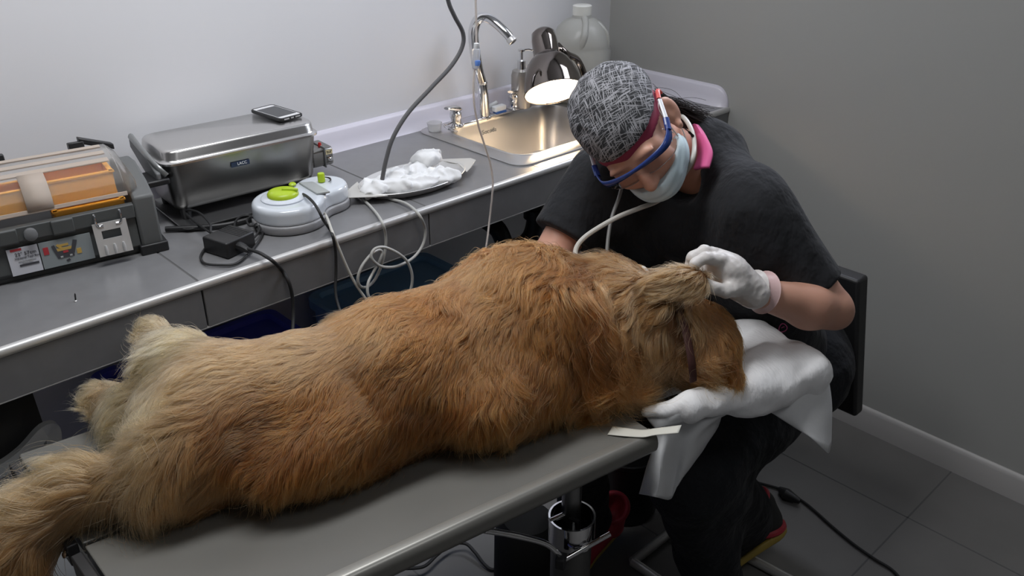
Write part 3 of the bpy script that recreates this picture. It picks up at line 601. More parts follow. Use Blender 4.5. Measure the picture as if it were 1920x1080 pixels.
cable('lead_loop', [atz(446, 452, z0+.002), atz(470, 450, z0+.004), atz(486, 432, z0+.01), atz(484, 415, z0+.016), atz(470, 407, z0+.016), atz(463, 414, z0+.014), atz(468, 423, z0+.010), atz(478, 424, z0+.008), atz(486, 436, z0+.002)], 0.0026, m_blackrub, 'small loop of black lead beside the scaler unit', 'cord', 7, 8)
tie = MB().lathe([(0.007, -0.006), (0.008, -0.004), (0.008, 0.004), (0.007, 0.006)], atz(483, 425, z0+.008), (0.3, 1, 0.2), 12).build('cable_tie', m_black, None); tag(tie, 'black tie holding the coiled lead by the scaler unit', 'cable tie')
# loose screw
nl = thing('screw', 'tiny dark screw standing on its head on the bare worktop', 'screw', (0.408, 1.62, ZC))
MB().lathe([(0.0025, 0), (0.003, 0.0015), (0.0016, 0.003)], (0.408, 1.62, ZC), n=10).build('head', m_alu, nl)
MB().lathe([(0.0015, 0.003), (0.0015, 0.014), (0.0004, 0.017)], (0.408, 1.62, ZC), (0.12, 0, 1), 8).build('shank', m_black, nl)

# ------------------------------------------------------------------ toolbox
tu, tv = unit((-0.988, 0.155, 0)), unit((0.155, 0.988, 0)); TO = np.array((0.632, 1.732, ZC)); Z3 = np.array((0, 0, 1.0))
tp_ = lambda a, b, c: TO+tu*a+tv*b+Z3*c
tb = thing('toolbox', 'dark grey toolbox with a clear organiser lid and metal latches', 'toolbox', tp_(0.24, 0.10, 0)); LT = 0.50
m_tb = pm('toolbox_grey', (0.075, 0.08, 0.08), 0.5, bump=(400, 0.06, 0.0004)); m_tbl = pm('toolbox_panel_grey', (0.115, 0.12, 0.12), 0.5, bump=(400, 0.06, 0.0004))
m_org = pm('orange_tray_plastic', (0.90, 0.42, 0.05), 0.45)
def tprism(poly, a0, a1): return MB().prism(poly, tp_(a0, 0, 0), tv, Z3, tu, a1-a0)
# hollow tub: front, back, bottom, ends
tub = MB()
tub.prism([(0.020, 0.0), (0.0, 0.02), (0.004, 0.082), (-0.004, 0.084), (-0.004, 0.112), (0.006, 0.114), (0.012, 0.112), (0.012, 0.02)], tp_(0.045, 0, 0), tv, Z3, tu, LT-0.09)
tub.prism([(0.012, 0.0), (0.20, 0.0), (0.20, 0.012), (0.012, 0.012)], tp_(0.04, 0, 0), tv, Z3, tu, LT-0.08)
tub.prism([(0.192, 0.01), (0.204, 0.01), (0.204, 0.105), (0.192, 0.105)], tp_(0.03, 0, 0), tv, Z3, tu, LT-0.06)
tub.build('tub', m_tb, tb, bevel=0.0015)
for a0, a1 in ((0.002, 0.044), (LT-0.044, LT-0.002)):
    tprism([(0.0, 0.0), (0.205, 0.0), (0.212, 0.12), (0.175, 0.158), (0.115, 0.164), (0.045, 0.146), (-0.002, 0.124), (-0.006, 0.02)], a0, a1).build('end_cheek', m_tbl, tb, bevel=0.005)
for a0 in (-0.006, LT-0.05):
    tprism([(-0.012, 0.0), (0.21, 0.0), (0.21, 0.022), (-0.012, 0.022)], a0, a0+0.056).build('corner_foot', m_black, tb, bevel=0.003)
for a0, a1 in ((0.16, 0.20), (0.26, 0.36)):
    tprism([(-0.009, 0.084), (-0.003, 0.080), (-0.003, 0.114), (-0.009, 0.111)], a0, a1).build('rim_boss', m_tb, tb, bevel=0.002)
MB().lathe([(0.012, 0), (0.012, 0.010), (0.008, 0.012)], tp_(0.238, -0.004, 0.096), -tv, 14).build('lock_boss', m_greyp, tb)
tprism([(0.016, 0.086), (0.14, 0.086), (0.14, 0.094), (0.016, 0.094)], 0.045, LT-0.045).build('inner_shelf', m_black, tb)
# clear lid: profile along v
m_lid = pm('frosted_clear_plastic', (0.95, 0.93, 0.90), 0.2, trans=0.95, ior=1.12)
lidp = [(0.004, 0.134), (0.010, 0.156), (0.028, 0.176), (0.060, 0.188), (0.110, 0.197), (0.150, 0.198), (0.176, 0.190)]
def lidrow(a, inset=0, dz=0): return [tp_(a, b+inset, c+dz) for b, c in lidp]
G = [lidrow(a) for a in (0.052, 0.10, 0.20, 0.30, 0.40, LT-0.052)]
G = [[tp_(0.028, 0.020, 0.138), tp_(0.028, 0.026, 0.152), tp_(0.032, 0.042, 0.164), tp_(0.034, 0.07, 0.172), tp_(0.036, 0.11, 0.180), tp_(0.036, 0.15, 0.182), tp_(0.036, 0.176, 0.178)]]+G
MB().quadgrid(G).build('clear_lid', m_lid, tb, smooth=25, solid=0.003)
m_frost = pm('frosted_rib_plastic', (0.62, 0.54, 0.47), 0.4, trans=0.35, ior=1.1)
for a0, a1 in ((0.185, 0.232), (0.345, 0.39)):
    r0 = [tp_(a0, b-0.0025, c+0.003) for b, c in lidp[:4]]; r1 = [tp_(a1, b-0.0025, c+0.003) for b, c in lidp[:4]]
    MB().quadgrid([r0, r1]).build('lid_rib', m_frost, tb, smooth=25, solid=0.003)
for b, c, hw in ((0.066, 0.192, 0.007), (0.098, 0.198, 0.006), (0.132, 0.202, 0.006)):
    MB().box(tp_(LT/2+0.002, b, c-0.001), (LT-0.12, hw*2, 0.004), np.stack([tu, tv, Z3], 1) @ np.array(Matrix.Rotation(math.radians(17 if b < .12 else 6), 3, 'X'))).build('lid_ridge', m_frost, tb, bevel=0.0015)
tprism([(0.001, 0.132), (0.006, 0.130), (0.008, 0.138), (0.003, 0.140)], 0.05, LT-0.05).build('lid_lip', m_frost, tb, bevel=0.001)
# handle on top, at the back
hd = MB(); hd.prism([(0.166, 0.188), (0.196, 0.184), (0.198, 0.200), (0.170, 0.206)], tp_(0.085, 0, 0), tv, Z3, tu, 0.03)
hd.prism([(0.170, 0.197), (0.197, 0.194), (0.198, 0.206), (0.172, 0.209)], tp_(0.028, 0, -0.020), tv, Z3, unit(tu*0.07+Z3*0.026), 0.07)
hd.build('handle_end', m_black, tb, bevel=0.002)
hd2 = tprism([(0.172, 0.186), (0.20, 0.182), (0.20, 0.200), (0.176, 0.204)], 0.235, 0.43); hd2.build('carry_handle', m_black, tb, bevel=0.002)
for k in range(14): MB().box(tp_(0.245+k*0.0135, 0.187, 0.2035), (0.006, 0.024, 0.004), np.stack([tu, tv, Z3], 1)).build('grip_rib', m_black, tb, smooth=0)
# orange trays inside
def tray(a0, a1, b0, b1, z0, z1, nm):
    w = 0.003; t_ = MB(); R_ = np.stack([tu, tv, Z3], 1)
    for (ca_, cb_, sa, sb) in (((a0+a1)/2, b0, a1-a0, w), ((a0+a1)/2, b1, a1-a0, w), (a0, (b0+b1)/2, w, b1-b0), (a1, (b0+b1)/2, w, b1-b0)):
        t_.box(tp_(ca_, cb_, (z0+z1)/2), (sa+w, sb+w, z1-z0), R_)
        t_.box(tp_(ca_, cb_, z1), (sa+0.012 if sa > w else 0.010, sb+0.012 if sb > w else 0.010, 0.004), R_)
    t_.box(tp_((a0+a1)/2, (b0+b1)/2, z0), (a1-a0, b1-b0, w), R_)
    return t_.build(nm, m_org, tb, smooth=0, bevel=0.001)
tray(0.066, 0.200, 0.040, 0.115, 0.128, 0.174, 'organiser_bin'); tray(0.210, 0.335, 0.032, 0.085, 0.122, 0.172, 'organiser_bin'); tray(0.345, 0.45, 0.032, 0.085, 0.122, 0.172, 'organiser_bin')
tray(0.06, 0.185, 0.016, 0.075, 0.096, 0.121, 'lower_bin')
# latches hanging open
m_lat = pm('galvanised_steel', (0.62, 0.62, 0.62), 0.45, 0.6)
for ac in (0.098, 0.395):
    lt = MB(); R_ = np.stack([tu, tv, Z3], 1); bt_ = -0.018
    top, bot, hw = 0.090, 0.024, 0.032; sl0, sl1, sw = 0.057, 0.074, 0.018
    dz = lambda z: -0.010-0.012*(0.09-z)/0.066
    def pane(x0, x1, z0, z1):
        P = [tp_(ac+x0, dz(z0), z0), tp_(ac+x1, dz(z0), z0), tp_(ac+x1, dz(z1), z1), tp_(ac+x0, dz(z1), z1)]
        lt.loft([np.array(P), np.array(P)-tv*0.0022])
    pane(-hw, hw, sl1, top); pane(-hw, hw, bot, sl0); pane(-hw, -sw, sl0, sl1); pane(sw, hw, sl0, sl1)
    lp_ = lt.build('latch', m_lat, tb, smooth=0)
    for k in (-1, 0, 1): MB().tube([tp_(ac+k*0.017, dz(.045)-.003, 0.045), tp_(ac+k*0.017, dz(.036)-.004, 0.036), tp_(ac+k*0.017, dz(.026)-.003, 0.026)], [.002, .0035, .003], 8).build('latch_rib', m_lat, lp_)
    for s_ in (-1, 1):
        x = ac+s_*0.024; MB().tube(spline([tp_(x, -0.006, 0.108), tp_(x, -0.012, 0.103), tp_(x, -0.013, 0.092), tp_(x-s_*0.004, -0.014, 0.085), tp_(x-s_*.012, -0.014, 0.085)], 5), 0.0022, 8).build('latch_hook', m_chrome, lp_)
# label card and picture
LZ, LH = 0.017, 0.055
def card(name, a0, a1, mat): return tprism([(-0.0022, LZ), (-0.0012, LZ+LH), (-0.0024, LZ+LH), (-0.0034, LZ)], a0, a1).build(name, mat, tb, smooth=0)
cd = card('label_card', 0.232, 0.286, pm('white_card', (0.60, 0.61, 0.66), 0.45))
up = unit(Z3+tv*0.016); rd = -tu
def lay(name, fx, fz, col, dd=0.0, rot=0, a0=0.232, aw=0.054):
    """fx, fz: fractions across (from the reader's left) and up the card"""
    x0, x1 = a0+aw*(1-fx[0]), a0+aw*(1-fx[1]); z0, z1 = LZ+LH*fz[0], LZ+LH*fz[1]
    return MB().box(tp_((x0+x1)/2, -0.0040-dd+0.001*(fz[0]+fz[1])/2, (z0+z1)/2), (abs(x1-x0), 0.0006, abs(z1-z0)), np.stack([tu, tv, Z3], 1) @ np.array(Matrix.Rotation(rot, 3, 'Y'))).build(name, col, cd, smooth=0)
m_red = pm('print_red', (0.45, 0.04, 0.05), 0.5); m_ink = pm('print_ink', (0.06, 0.06, 0.07), 0.5); m_yel = pm('print_yellow', (0.55, 0.36, 0.09), 0.5); m_prg = pm('print_grey', (0.45, 0.46, 0.46), 0.5)
lay('red_corner', (0.12, 0.48), (0.90, 0.985), m_red); lay('black_bar', (0.30, 0.93), (0.30, 0.375), m_ink)
tx = lambda fx, fz: tp_(0.232+0.054*(1-fx), -0.0043+0.001*fz, LZ+LH*fz)
lettering('title_lettering', '22" 57cm', 0.0098, tx(0.58, 0.76), rd, up, m_ink, cd); lettering('subtitle_lettering', 'Industrial Tool Box', 0.0056, tx(0.60, 0.62), rd, up, m_ink, cd)
lettering('small_lettering', 'Caja de herramientas\nBoite a outils', 0.0036, tx(0.58, 0.48), rd, up, m_prg, cd)
cd = card('picture_card', 0.136, 0.230, pm('grey_card', (0.26, 0.29, 0.30), 0.5)); k_ = dict(a0=0.136, aw=0.094)
lay('printed_box', (0.30, 0.62), (0.28, 0.56), m_ink, **k_); lay('printed_tray', (0.31, 0.62), (0.56, 0.66), m_yel, **k_); lay('printed_tray', (0.37, 0.55), (0.72, 0.80), m_yel, **k_); lay('printed_tray', (0.35, 0.40), (0.60, 0.84), m_yel, 0.0003, 0.7, **k_)
lay('printed_handle', (0.60, 0.68), (0.38, 0.88), m_ink, 0.0002, -0.35, **k_); lay('printed_handle', (0.26, 0.32), (0.30, 0.82), m_ink, 0.0002, 0.25, **k_); lay('printed_red_tool', (0.06, 0.16), (0.52, 0.80), m_red, **k_); lay('printed_red_tool', (0.42, 0.52), (0.46, 0.54), m_red, 0.0006, **k_)
lay('printed_parts', (0.68, 0.77), (0.32, 0.52), m_yel, **k_); lay('printed_parts', (0.45, 0.52), (0.12, 0.20), m_ink, 0, 0.4, **k_); lay('printed_latch', (0.35, 0.40), (0.30, 0.36), m_prg, 0.0006, **k_); lay('printed_latch', (0.53, 0.58), (0.30, 0.36), m_prg, 0.0006, **k_)

# ------------------------------------------------------------------ blue boxes and cart under the worktop
m_blue = pm('translucent_blue_plastic', (0.30, 0.62, 1.0), 0.16); m_blue2 = pm('royal_blue_plastic', (0.07, 0.10, 0.85), 0.3)
def bin_(cx, cy, hx, hy, h, ml, mbody, lab):
    b = thing('storage_box', lab, 'storage box', (cx, cy, 0), 'blue storage boxes under the worktop')
    MB().loft([rrect(cx, cy, hx*.86, hy*.86, .03, 0.0), rrect(cx, cy, hx*.95, hy*.95, .03, h-0.035), rrect(cx, cy, hx*.99, hy*.99, .03, h-0.03)]).build('box_body', mbody, b)
    MB().loft([rrect(cx, cy, hx, hy, .035, h-0.034), rrect(cx, cy, hx, hy, .035, h-0.008), rrect(cx, cy, hx-.006, hy-.006, .03, h), rrect(cx, cy, hx-.025, hy-.025, .025, h), rrect(cx, cy, hx-.032, hy-.032, .022, h-.012), rrect(cx, cy, hx-.06, hy-.06, .02, h-.012), rrect(cx, cy, hx-.066, hy-.066, .02, h-.005)]).build('box_lid', ml, b, smooth=30)
    for s_ in (-1, 1): MB().box((cx+s_*hx*0.99, cy, h-0.03), (0.012, 0.09, 0.04)).build('clip', ml, b, bevel=0.004)
bin_(1.295, 1.80, 0.215, 0.195, 0.55, m_blue, m_blue, 'clear mid blue storage box with a glossy lid, behind the looped cable')
bin_(0.73, 1.80, 0.252, 0.195, 0.55, m_blue2, m_blue2, 'darker royal blue storage box behind the dog hind legs')
ct = thing('folding_chair', 'grey chair with a curved pale back rail standing beyond the table end', 'chair', (0.10, 1.62, 0))
yc = 1.62; m_pale = pm('pale_grey_frame', (0.62, 0.63, 0.63), 0.45)
P = spline([aty(-60, 905, yc), aty(0, 880, yc), aty(45, 848, yc), aty(82, 808, yc), aty(97, 806, yc+.02), aty(100, 835, yc+.02), aty(106, 885, yc), aty(112, 960, yc-.01)], 6)
rr = MB(); w2 = 0.014
r_ = []
for k, p in enumerate(P):
    tdir = unit(P[min(k+1, len(P)-1)]-P[max(k-1, 0)]); nrm = unit(np.cross(tdir, (0, 1, 0)))
    r_.append([p+nrm*w2+(0, .008, 0), p-nrm*w2+(0, .008, 0), p-nrm*w2-(0, .008, 0), p+nrm*w2-(0, .008, 0)])
rr.loft(r_).build('back_rail', m_pale, ct, bevel=0.003)
bk = [aty(-60, 890, yc+.03), aty(0, 862, yc+.03), aty(45, 830, yc+.03), aty(80, 792, yc+.03)]; tpz = [p+np.array((0, 0.02, 0.10)) for p in bk]
MB().quadgrid([bk, tpz]).build('back_panel', pm('dark_mesh_fabric', (0.05, 0.05, 0.05), 0.8), ct, solid=0.01)
zf = P[-1][2]
for x in (P[-1][0], -0.35):
    MB().box((x, yc, zf/2), (0.03, 0.03, zf)).build('leg', m_pale, ct, bevel=0.004)
MB().box(((P[-1][0]-0.35)/2, yc-0.10, 0.44), (P[-1][0]+0.35, 0.20, 0.03)).build('seat', m_greyp, ct, bevel=0.008)
for x in (P[-1][0], -0.35): MB().box((x, yc-0.185, 0.215), (0.03, 0.03, 0.43)).build('leg', m_pale, ct, bevel=0.004)
# ------------------------------------------------------------------ treatment table
TZ = 0.80
m_top = pm('grey_table_laminate', (0.14, 0.137, 0.125), 0.40, var=(9, 0.05), bump=(250, 0.05, 0.0004))
m_rail = pm('satin_table_edge', (0.23, 0.225, 0.205), 0.33, 0.45)
tt = thing('treatment_table', 'grey veterinary treatment table carrying the sleeping dog', 'table', (0.65, 1.03, 0))
NR, FR, FL, NL = np.array((1.005, 0.706)), np.array((1.06, 1.272)), np.array((0.208, 1.387)), np.array((0.204, 0.832))
CL, CRt = np.array((0.2085, 1.108)), np.array((1.03, 1.0))
eN = unit(NR-NL)
def leaf(P, nm): return MB().prism([(p[0], p[1]) for p in P], (0, 0, TZ-0.022), (1, 0, 0), (0, 1, 0), (0, 0, 1), 0.022).build(nm, m_top, tt, smooth=0, bevel=0.002)
gp = np.array((0, 0.0035)); inn = np.array((0, 0.012))
leaf([FL, CL+gp, CRt+gp, FR], 'far_leaf'); leaf([CL-gp, NL+inn, NR+inn, CRt-gp], 'near_leaf')
# rounded near edge rail
pe = [(0.024*math.sin(a)*0.55, -0.020+0.020*math.cos(a)) for a in np.linspace(0, math.pi, 10)]+[(-0.012, -0.040), (-0.012, 0.0)]
d3 = np.array((*eN, 0)); n3 = np.array((eN[1], -eN[0], 0))
MB().prism(pe, np.array((*(NL+inn*0.9), TZ+0.0006)), n3, (0, 0, 1), d3, np.linalg.norm(NR-NL)).build('edge_rail', m_rail, tt, smooth=60)
eF = unit(FR-FL); MB().box(np.array((*((FL+FR)/2), TZ-0.02))+np.array((0, 0.004, 0)), (np.linalg.norm(FR-FL), 0.012, 0.036), rotz(math.atan2(eF[1], eF[0]))).build('far_rail', m_rail, tt, bevel=0.004)
m_dk = pm('dark_steel_frame', (0.05, 0.05, 0.052), 0.45, 0.5)
for a, b in ((FL+(0.006, -0.012), CL+(0.006, 0.01)), (CL+(0.006, -0.01), NL+(0.006, 0.02))):
    m_ = (a+b)/2; MB().box((m_[0]-0.018, m_[1], TZ-0.018), (0.016, np.linalg.norm(a-b), 0.036)).build('end_bracket', m_dk, tt, bevel=0.002)
for p in ((0.196, 1.055), (0.196, 1.125)):
    MB().lathe([(0.006, 0), (0.006, 0.004), (0.003, 0.006)], (p[0]-0.008, p[1], TZ-0.016), (-1, 0, 0.6), 10).build('bolt', m_chrome, tt)
# frame under the top, pedestal column
MB().box((0.62, 1.03, TZ-0.045), (0.74, 0.40, 0.045), rotz(-0.135)).build('under_frame', m_dk, tt, bevel=0.003)
MB().box((1.015, 0.93, 0.655), (0.20, 0.012, 0.085), rotz(-0.135)).build('control_panel', pm('dark_maroon_panel', (0.085, 0.05, 0.05), 0.5), tt, bevel=0.002)
for (x, y) in ((0.26, 1.08), (0.26, 1.32)):
    MB().tube([(x, y, TZ-0.04), (x-0.02, y-0.01, 0.40), (x-0.03, y-0.02, 0.0)], 0.017, 12).build('leg', m_pale, tt)
cx_, cy_ = 1.03, 0.915
MB().lathe([(0.042, 0.03), (0.042, 0.42)], (cx_, cy_, 0), n=32, cap1=False).build('column', pm('worn_grey_steel', (0.16, 0.16, 0.155), 0.35, 0.7), tt)
MB().lathe([(0.0425, 0.415), (0.048, 0.418), (0.048, 0.475), (0.044, 0.475), (0.044, 0.42)], (cx_, cy_, 0), n=36, cap0=False, cap1=False).build('chrome_sleeve', m_chrome, tt)
MB().lathe([(0.020, 0.40), (0.020, TZ-0.05)], (cx_+0.008, cy_+0.01, 0), n=24).build('piston', pm('dull_steel_rod', (0.25, 0.25, 0.25), 0.3, 0.9), tt)
MB().box((cx_, cy_, 0.015), (0.20, 0.24, 0.03)).build('foot_plate', m_dk, tt, bevel=0.006)
A0, A1 = atd(1031, 977, 1.77), atd(1086, 951, 1.80)
MB().tube([A0, A1], 0.0065, 12).build('t_handle', m_chrome, tt); MB().tube([(A0+A1)/2, (cx_, cy_-0.02, 0.47)], 0.005, 8).build('handle_stem', m_dk, tt)
B0, B1 = atd(1052, 1052, 1.74), atd(1143, 1001, 1.78)
MB().tube([B0, B1], 0.006, 12).build('lower_bar', m_chrome, tt)
MB().tube([(B0+B1)/2, (cx_, cy_, 0.43)], 0.012, 10).build('bar_clamp', m_chrome, tt)
MB().tube(spline([atd(908, 994, 1.62), atd(960, 1003, 1.66), atd(1020, 1018, 1.71), atd(1042, 1034, 1.73), B0+(0.004, 0.004, 0.006)], 5), 0.0062, 12).build('lever', m_chrome, tt)
MB().box(B0, (0.026, 0.02, 0.026), rotz(0.5)).build('lever_joint', m_dk, tt, bevel=0.003)
bd = atz(1000, 985, 0.20)
pb = thing('foot_pedal', 'black round foot pedal housing under the table behind the chrome lever', 'foot pedal', (bd[0], bd[1], 0))
MB().lathe([(0.0, 0.0), (0.075, 0.0), (0.085, 0.02), (0.082, 0.16), (0.06, 0.21), (0.0, 0.22)], (bd[0], bd[1]+0.02, 0.0), n=30).build('housing', pm('matt_black', (0.008, 0.008, 0.008), 0.85), pb, smooth=50)
MB().tube([(bd[0]+0.05, bd[1]-0.06, 0.05), (bd[0]+0.03, bd[1]-0.12, 0.03)], 0.01, 10).build('pedal_arm', m_black, pb)
q = atz(1178, 955, 0.16); bn_ = thing('waste_bucket', 'black round waste bucket standing behind the table column', 'bucket', (q[0]+.15, q[1]+.13, 0))
MB().lathe([(0.085, 0), (0.09, 0.01), (0.10, 0.20), (0.105, 0.205), (0.105, 0.215), (0.098, 0.215), (0.09, 0.03), (0.0, 0.02)], (q[0]+.15, q[1]+.13, 0), n=36, cap1=False).build('bucket_shell', m_black, bn_)
fl = lambda u, v, z=0.006: atz(u, v, z)
cable('floor_cable', [atz(760, 1066, .03), atz(795, 1062, .03), atz(820, 1040, .03), atz(845, 1022, .03), atz(872, 1019, .03), atz(890, 1035, .02), atz(908, 1058, .01), fl(924, 1068), fl(945, 1060), fl(962, 1055), fl(985, 1060), fl(996, 1078), fl(1005, 1110)], 0.0045, m_blackrub, 'black cable winding across the floor below the table')
cable('floor_cable', [fl(1380, 895), fl(1440, 910), fl(1470, 920), fl(1505, 940), fl(1530, 960), fl(1560, 987), fl(1600, 1020), fl(1640, 1048), fl(1672, 1068), fl(1690, 1090), fl(1700, 1120)], 0.004, m_blackrub, 'thin black cord on the floor right of the seated person', 'cord')
pg = thing('inline_plug', 'black plug joining the floor cord near the right wall', 'plug', fl(1482, 932, 0))
MB().tube([fl(1462, 917, .012), fl(1475, 927, .018), fl(1500, 940, .016)], [.008, .018, .008], 12).build('plug_body', m_black, pg)

# ------------------------------------------------------------------ dog
def v3(*a): return np.array(a, float)
tail = [v3(0.345, 1.075, 0.875), atz(245, 895, .86), atz(170, 915, .85), atz(105, 950, .835), atz(50, 1005, .81), atz(0, 1075, .77), atz(-40, 1150, .72)]
Hd = v3(1.235, 0.800, 0.852); mz = unit((0.55, 0.80, -0.15)); hup = unit(np.cross((0, 0, 1), mz)); AH = np.stack([mz, unit(np.cross((0, 0, 1), mz)), np.cross(mz, unit(np.cross((0, 0, 1), mz)))], 1)
DOG = [
 ('c', (0.93, 0.985, 0.915), (0.70, 1.035, 0.905), 0.122, 0.108, 0.0), ('c', (0.70, 1.035, 0.905), (0.55, 1.080, 0.893), 0.108, 0.094, 0.05),
 ('c', (0.55, 1.080, 0.893), (0.42, 1.110, 0.890), 0.094, 0.092, 0.05), ('e', (0.945, 0.985, 0.935), (0.11, 0.12, 0.11), None, 0.05),
 ('c', (0.96, 0.97, 0.925), (1.09, 0.90, 0.915), 0.115, 0.092, 0.05), ('c', (1.09, 0.90, 0.910), (1.18, 0.845, 0.885), 0.09, 0.078, 0.04),
 ('e', (1.04, 0.86, 0.865), (0.10, 0.07, 0.065), None, 0.04), ('e', (0.62, 0.985, 0.868), (0.20, 0.07, 0.068), None, 0.05),
 ('c', (0.36, 1.09, 0.868), (0.47, 1.07, 0.868), 0.062, 0.066, 0.04), ('e', (0.86, 0.90, 0.875), (0.15, 0.075, 0.075), None, 0.05),
 # hind legs stretched away from the camera
 ('c', (0.46, 1.14, 0.915), (0.445, 1.26, 0.912), 0.085, 0.060, 0.04), ('c', (0.445, 1.26, 0.912), (0.462, 1.36, 0.905), 0.052, 0.030, 0.03), ('e', (0.468, 1.415, 0.915), (0.026, 0.042, 0.026), None, 0.02),
 ('c', (0.42, 1.14, 0.865), (0.385, 1.26, 0.855), 0.082, 0.055, 0.04), ('c', (0.385, 1.26, 0.855), (0.365, 1.35, 0.842), 0.048, 0.030, 0.03), ('e', (0.352, 1.395, 0.840), (0.026, 0.042, 0.024), None, 0.02),
 # front legs
 ('c', (0.96, 1.06, 0.90), (0.93, 1.19, 0.87), 0.07, 0.045, 0.03), ('c', (0.93, 1.19, 0.87), (0.84, 1.29, 0.84), 0.04, 0.026, 0.02), ('e', (0.81, 1.33, 0.832), (0.04, 0.03, 0.024), rotz(2.4), 0.015),
 # head, muzzle, ears
 ('e', Hd, (0.095, 0.070, 0.072), AH, 0.03), ('c', Hd+mz*0.06, Hd+mz*0.165-(0, 0, 0.012), 0.048, 0.032, 0.03), ('e', Hd+mz*0.19-(0, 0, 0.012), (0.016, 0.018, 0.015), AH, 0.006),
 ('c', Hd-mz*0.03-(0.02, 0.0, 0.0), (1.17, 0.85, 0.89), 0.06, 0.075, 0.03),
 ('e', atd(1272, 532, 1.54), (0.056, 0.030, 0.016), CR @ np.array(Matrix.Rotation(0.15, 3, 'Z')), 0.015),
 ('e', atd(1366, 690, 1.585), (0.020, 0.035, 0.022), CR @ np.array(Matrix.Rotation(0.45, 3, 'Z')), 0.02),
]
for a, b in zip(tail[:-1], tail[1:]):
    k = len(DOG); DOG.append(('c', a, b, 0.036, 0.030, 0.02))
DOG.append(('-c', atd(1272, 575, 1.545), atd(1296, 690, 1.525), 0.017, 0.015, 0.012))
DOG.append(('-h', (0, 0, TZ+0.002), (0, 0, -1), 0.006)) if False else None
def dog_fn(P):
    d = blob(DOG, P); on = (P[:, 0] > 0.21) & (P[:, 0] < 1.0)
    return np.where(on, smax(d, TZ+0.003-P[:, 2], 0.008), d)
m_skin = pm('dog_undercoat', (0.16, 0.075, 0.03), 0.8)
dog = thing('dog', 'golden long haired dog lying asleep on its side on the treatment table', 'dog', (0.75, 1.0, TZ))
body, DV, DQ = sdf_obj('body', dog_fn, (-0.35, 0.60, 0.62), (1.50, 1.50, 1.12), 0.0085, m_skin, dog, 2)
DN = vnormals(DV, DQ)
if ((DV-DV.mean(0))*DN).sum() < 0: DN = -DN; body.data.flip_normals()
nose = MB().lathe([(0.0, 0), (0.012, 0.002), (0.016, 0.010), (0.012, 0.020)], Hd+mz*0.203-(0, 0, 0.012), -mz, 14).build('nose', m_black, dog)

# fur: flow anchors (position, direction, length, lift, wave, colour mix: 0 golden .. 1 cream, weight)
FA = [
 ((1.26, 0.76, 0.93), (-0.35, -0.25, -0.75), .020, .35, .1, .15), ((1.20, 0.77, 0.83), (0.1, -0.3, -0.9), .030, .3, .2, .15), ((1.30, 0.80, 0.85), (0.25, -0.3, -0.8), .030, .35, .2, .35), ((1.28, 0.82, 0.93), (-0.6, -0.2, -0.4), .022, .4, .1, .1),
 (atd(1285, 522, 1.51), (-0.75, 0.25, 0.05), .040, .5, .3, .5), (atd(1235, 530, 1.53), (-0.8, 0.3, 0.1), .055, .5, .3, .4),
 ((1.12, 0.80, 0.93), (-0.30, -0.25, -0.85), .070, .5, .9, .3), ((1.10, 0.79, 0.86), (-0.15, -0.35, -0.9), .080, .45, 1.0, .2), ((1.10, 0.92, 1.0), (-0.75, 0.1, -0.1), .060, .6, .6, .35),
 ((1.00, 0.84, 0.95), (-0.42, -0.25, -0.85), .080, .5, 1.0, .3), ((0.98, 0.83, 0.86), (-0.25, -0.35, -0.9), .085, .45, .9, .2), ((0.97, 1.0, 1.05), (-0.8, -0.3, -0.1), .045, .5, .4, .3),
 ((0.90, 0.88, 0.98), (-0.85, -0.15, -0.45), .055, .35, .6, .2), ((0.86, 0.83, 0.86), (-0.45, -0.3, -0.85), .060, .35, .6, .1), ((0.85, 1.02, 1.03), (-0.95, -0.2, 0.0), .042, .45, .3, .3),
 ((0.72, 0.92, 0.96), (-0.92, -0.1, -0.35), .045, .28, .35, .15), ((0.72, 0.87, 0.86), (-0.6, -0.25, -0.75), .050, .30, .4, .05), ((0.70, 1.04, 1.01), (-0.95, -0.15, 0.05), .038, .4, .2, .25),
 ((0.55, 0.97, 0.93), (-0.95, -0.05, -0.3), .042, .25, .25, .15), ((0.55, 0.93, 0.86), (-0.7, -0.2, -0.65), .045, .30, .3, .05), ((0.55, 1.09, 0.99), (-0.85, 0.2, 0.25), .045, .5, .2, .45),
 ((0.40, 1.03, 0.93), (-0.9, -0.05, -0.4), .045, .25, .3, .25), ((0.34, 1.04, 0.86), (-0.8, -0.15, -0.55), .055, .35, .5, .25), ((0.45, 1.12, 0.98), (-0.8, 0.45, 0.1), .048, .35, .3, .55),
 ((0.36, 1.14, 0.93), (-0.75, 0.35, -0.5), .060, .4, .7, .85), ((0.44, 1.24, 0.97), (-0.6, 0.6, -0.2), .055, .35, .6, .95), ((0.34, 1.25, 0.89), (-0.7, 0.3, -0.6), .065, .45, .9, 1.0), ((0.46, 1.33, 0.93), (-0.5, 0.75, 0.1), .040, .4, .5, 1.0),
 ((0.47, 1.42, 0.93), (-0.3, 0.85, 0.2), .020, .35, .2, 1.0), ((0.42, 1.38, 0.90), (-0.95, 0.1, 0.05), .055, .6, .9, .7), ((0.35, 1.40, 0.85), (-0.55, 0.75, 0.15), .022, .4, .2, .9), ((0.33, 1.36, 0.84), (-0.9, 0.2, 0.1), .055, .6, .9, .7), ((0.36, 1.2, 0.83), (-0.7, 0.3, -0.5), .05, .4, .5, .9),
 ((0.9, 1.25, 0.87), (-0.7, 0.5, -0.2), .035, .4, .4, .5),
]
for a, b in zip(tail[:-1], tail[1:]):
    d_ = unit(b-a); FA.append(((a+b)/2+(0, 0, .04), d_+(0.0, 0.45, 0.12), .095, .50, .55, .62)); FA.append(((a+b)/2-(0.02, 0.05, .0), d_+(0.15, -0.45, -0.35), .095, .45, .55, .30))
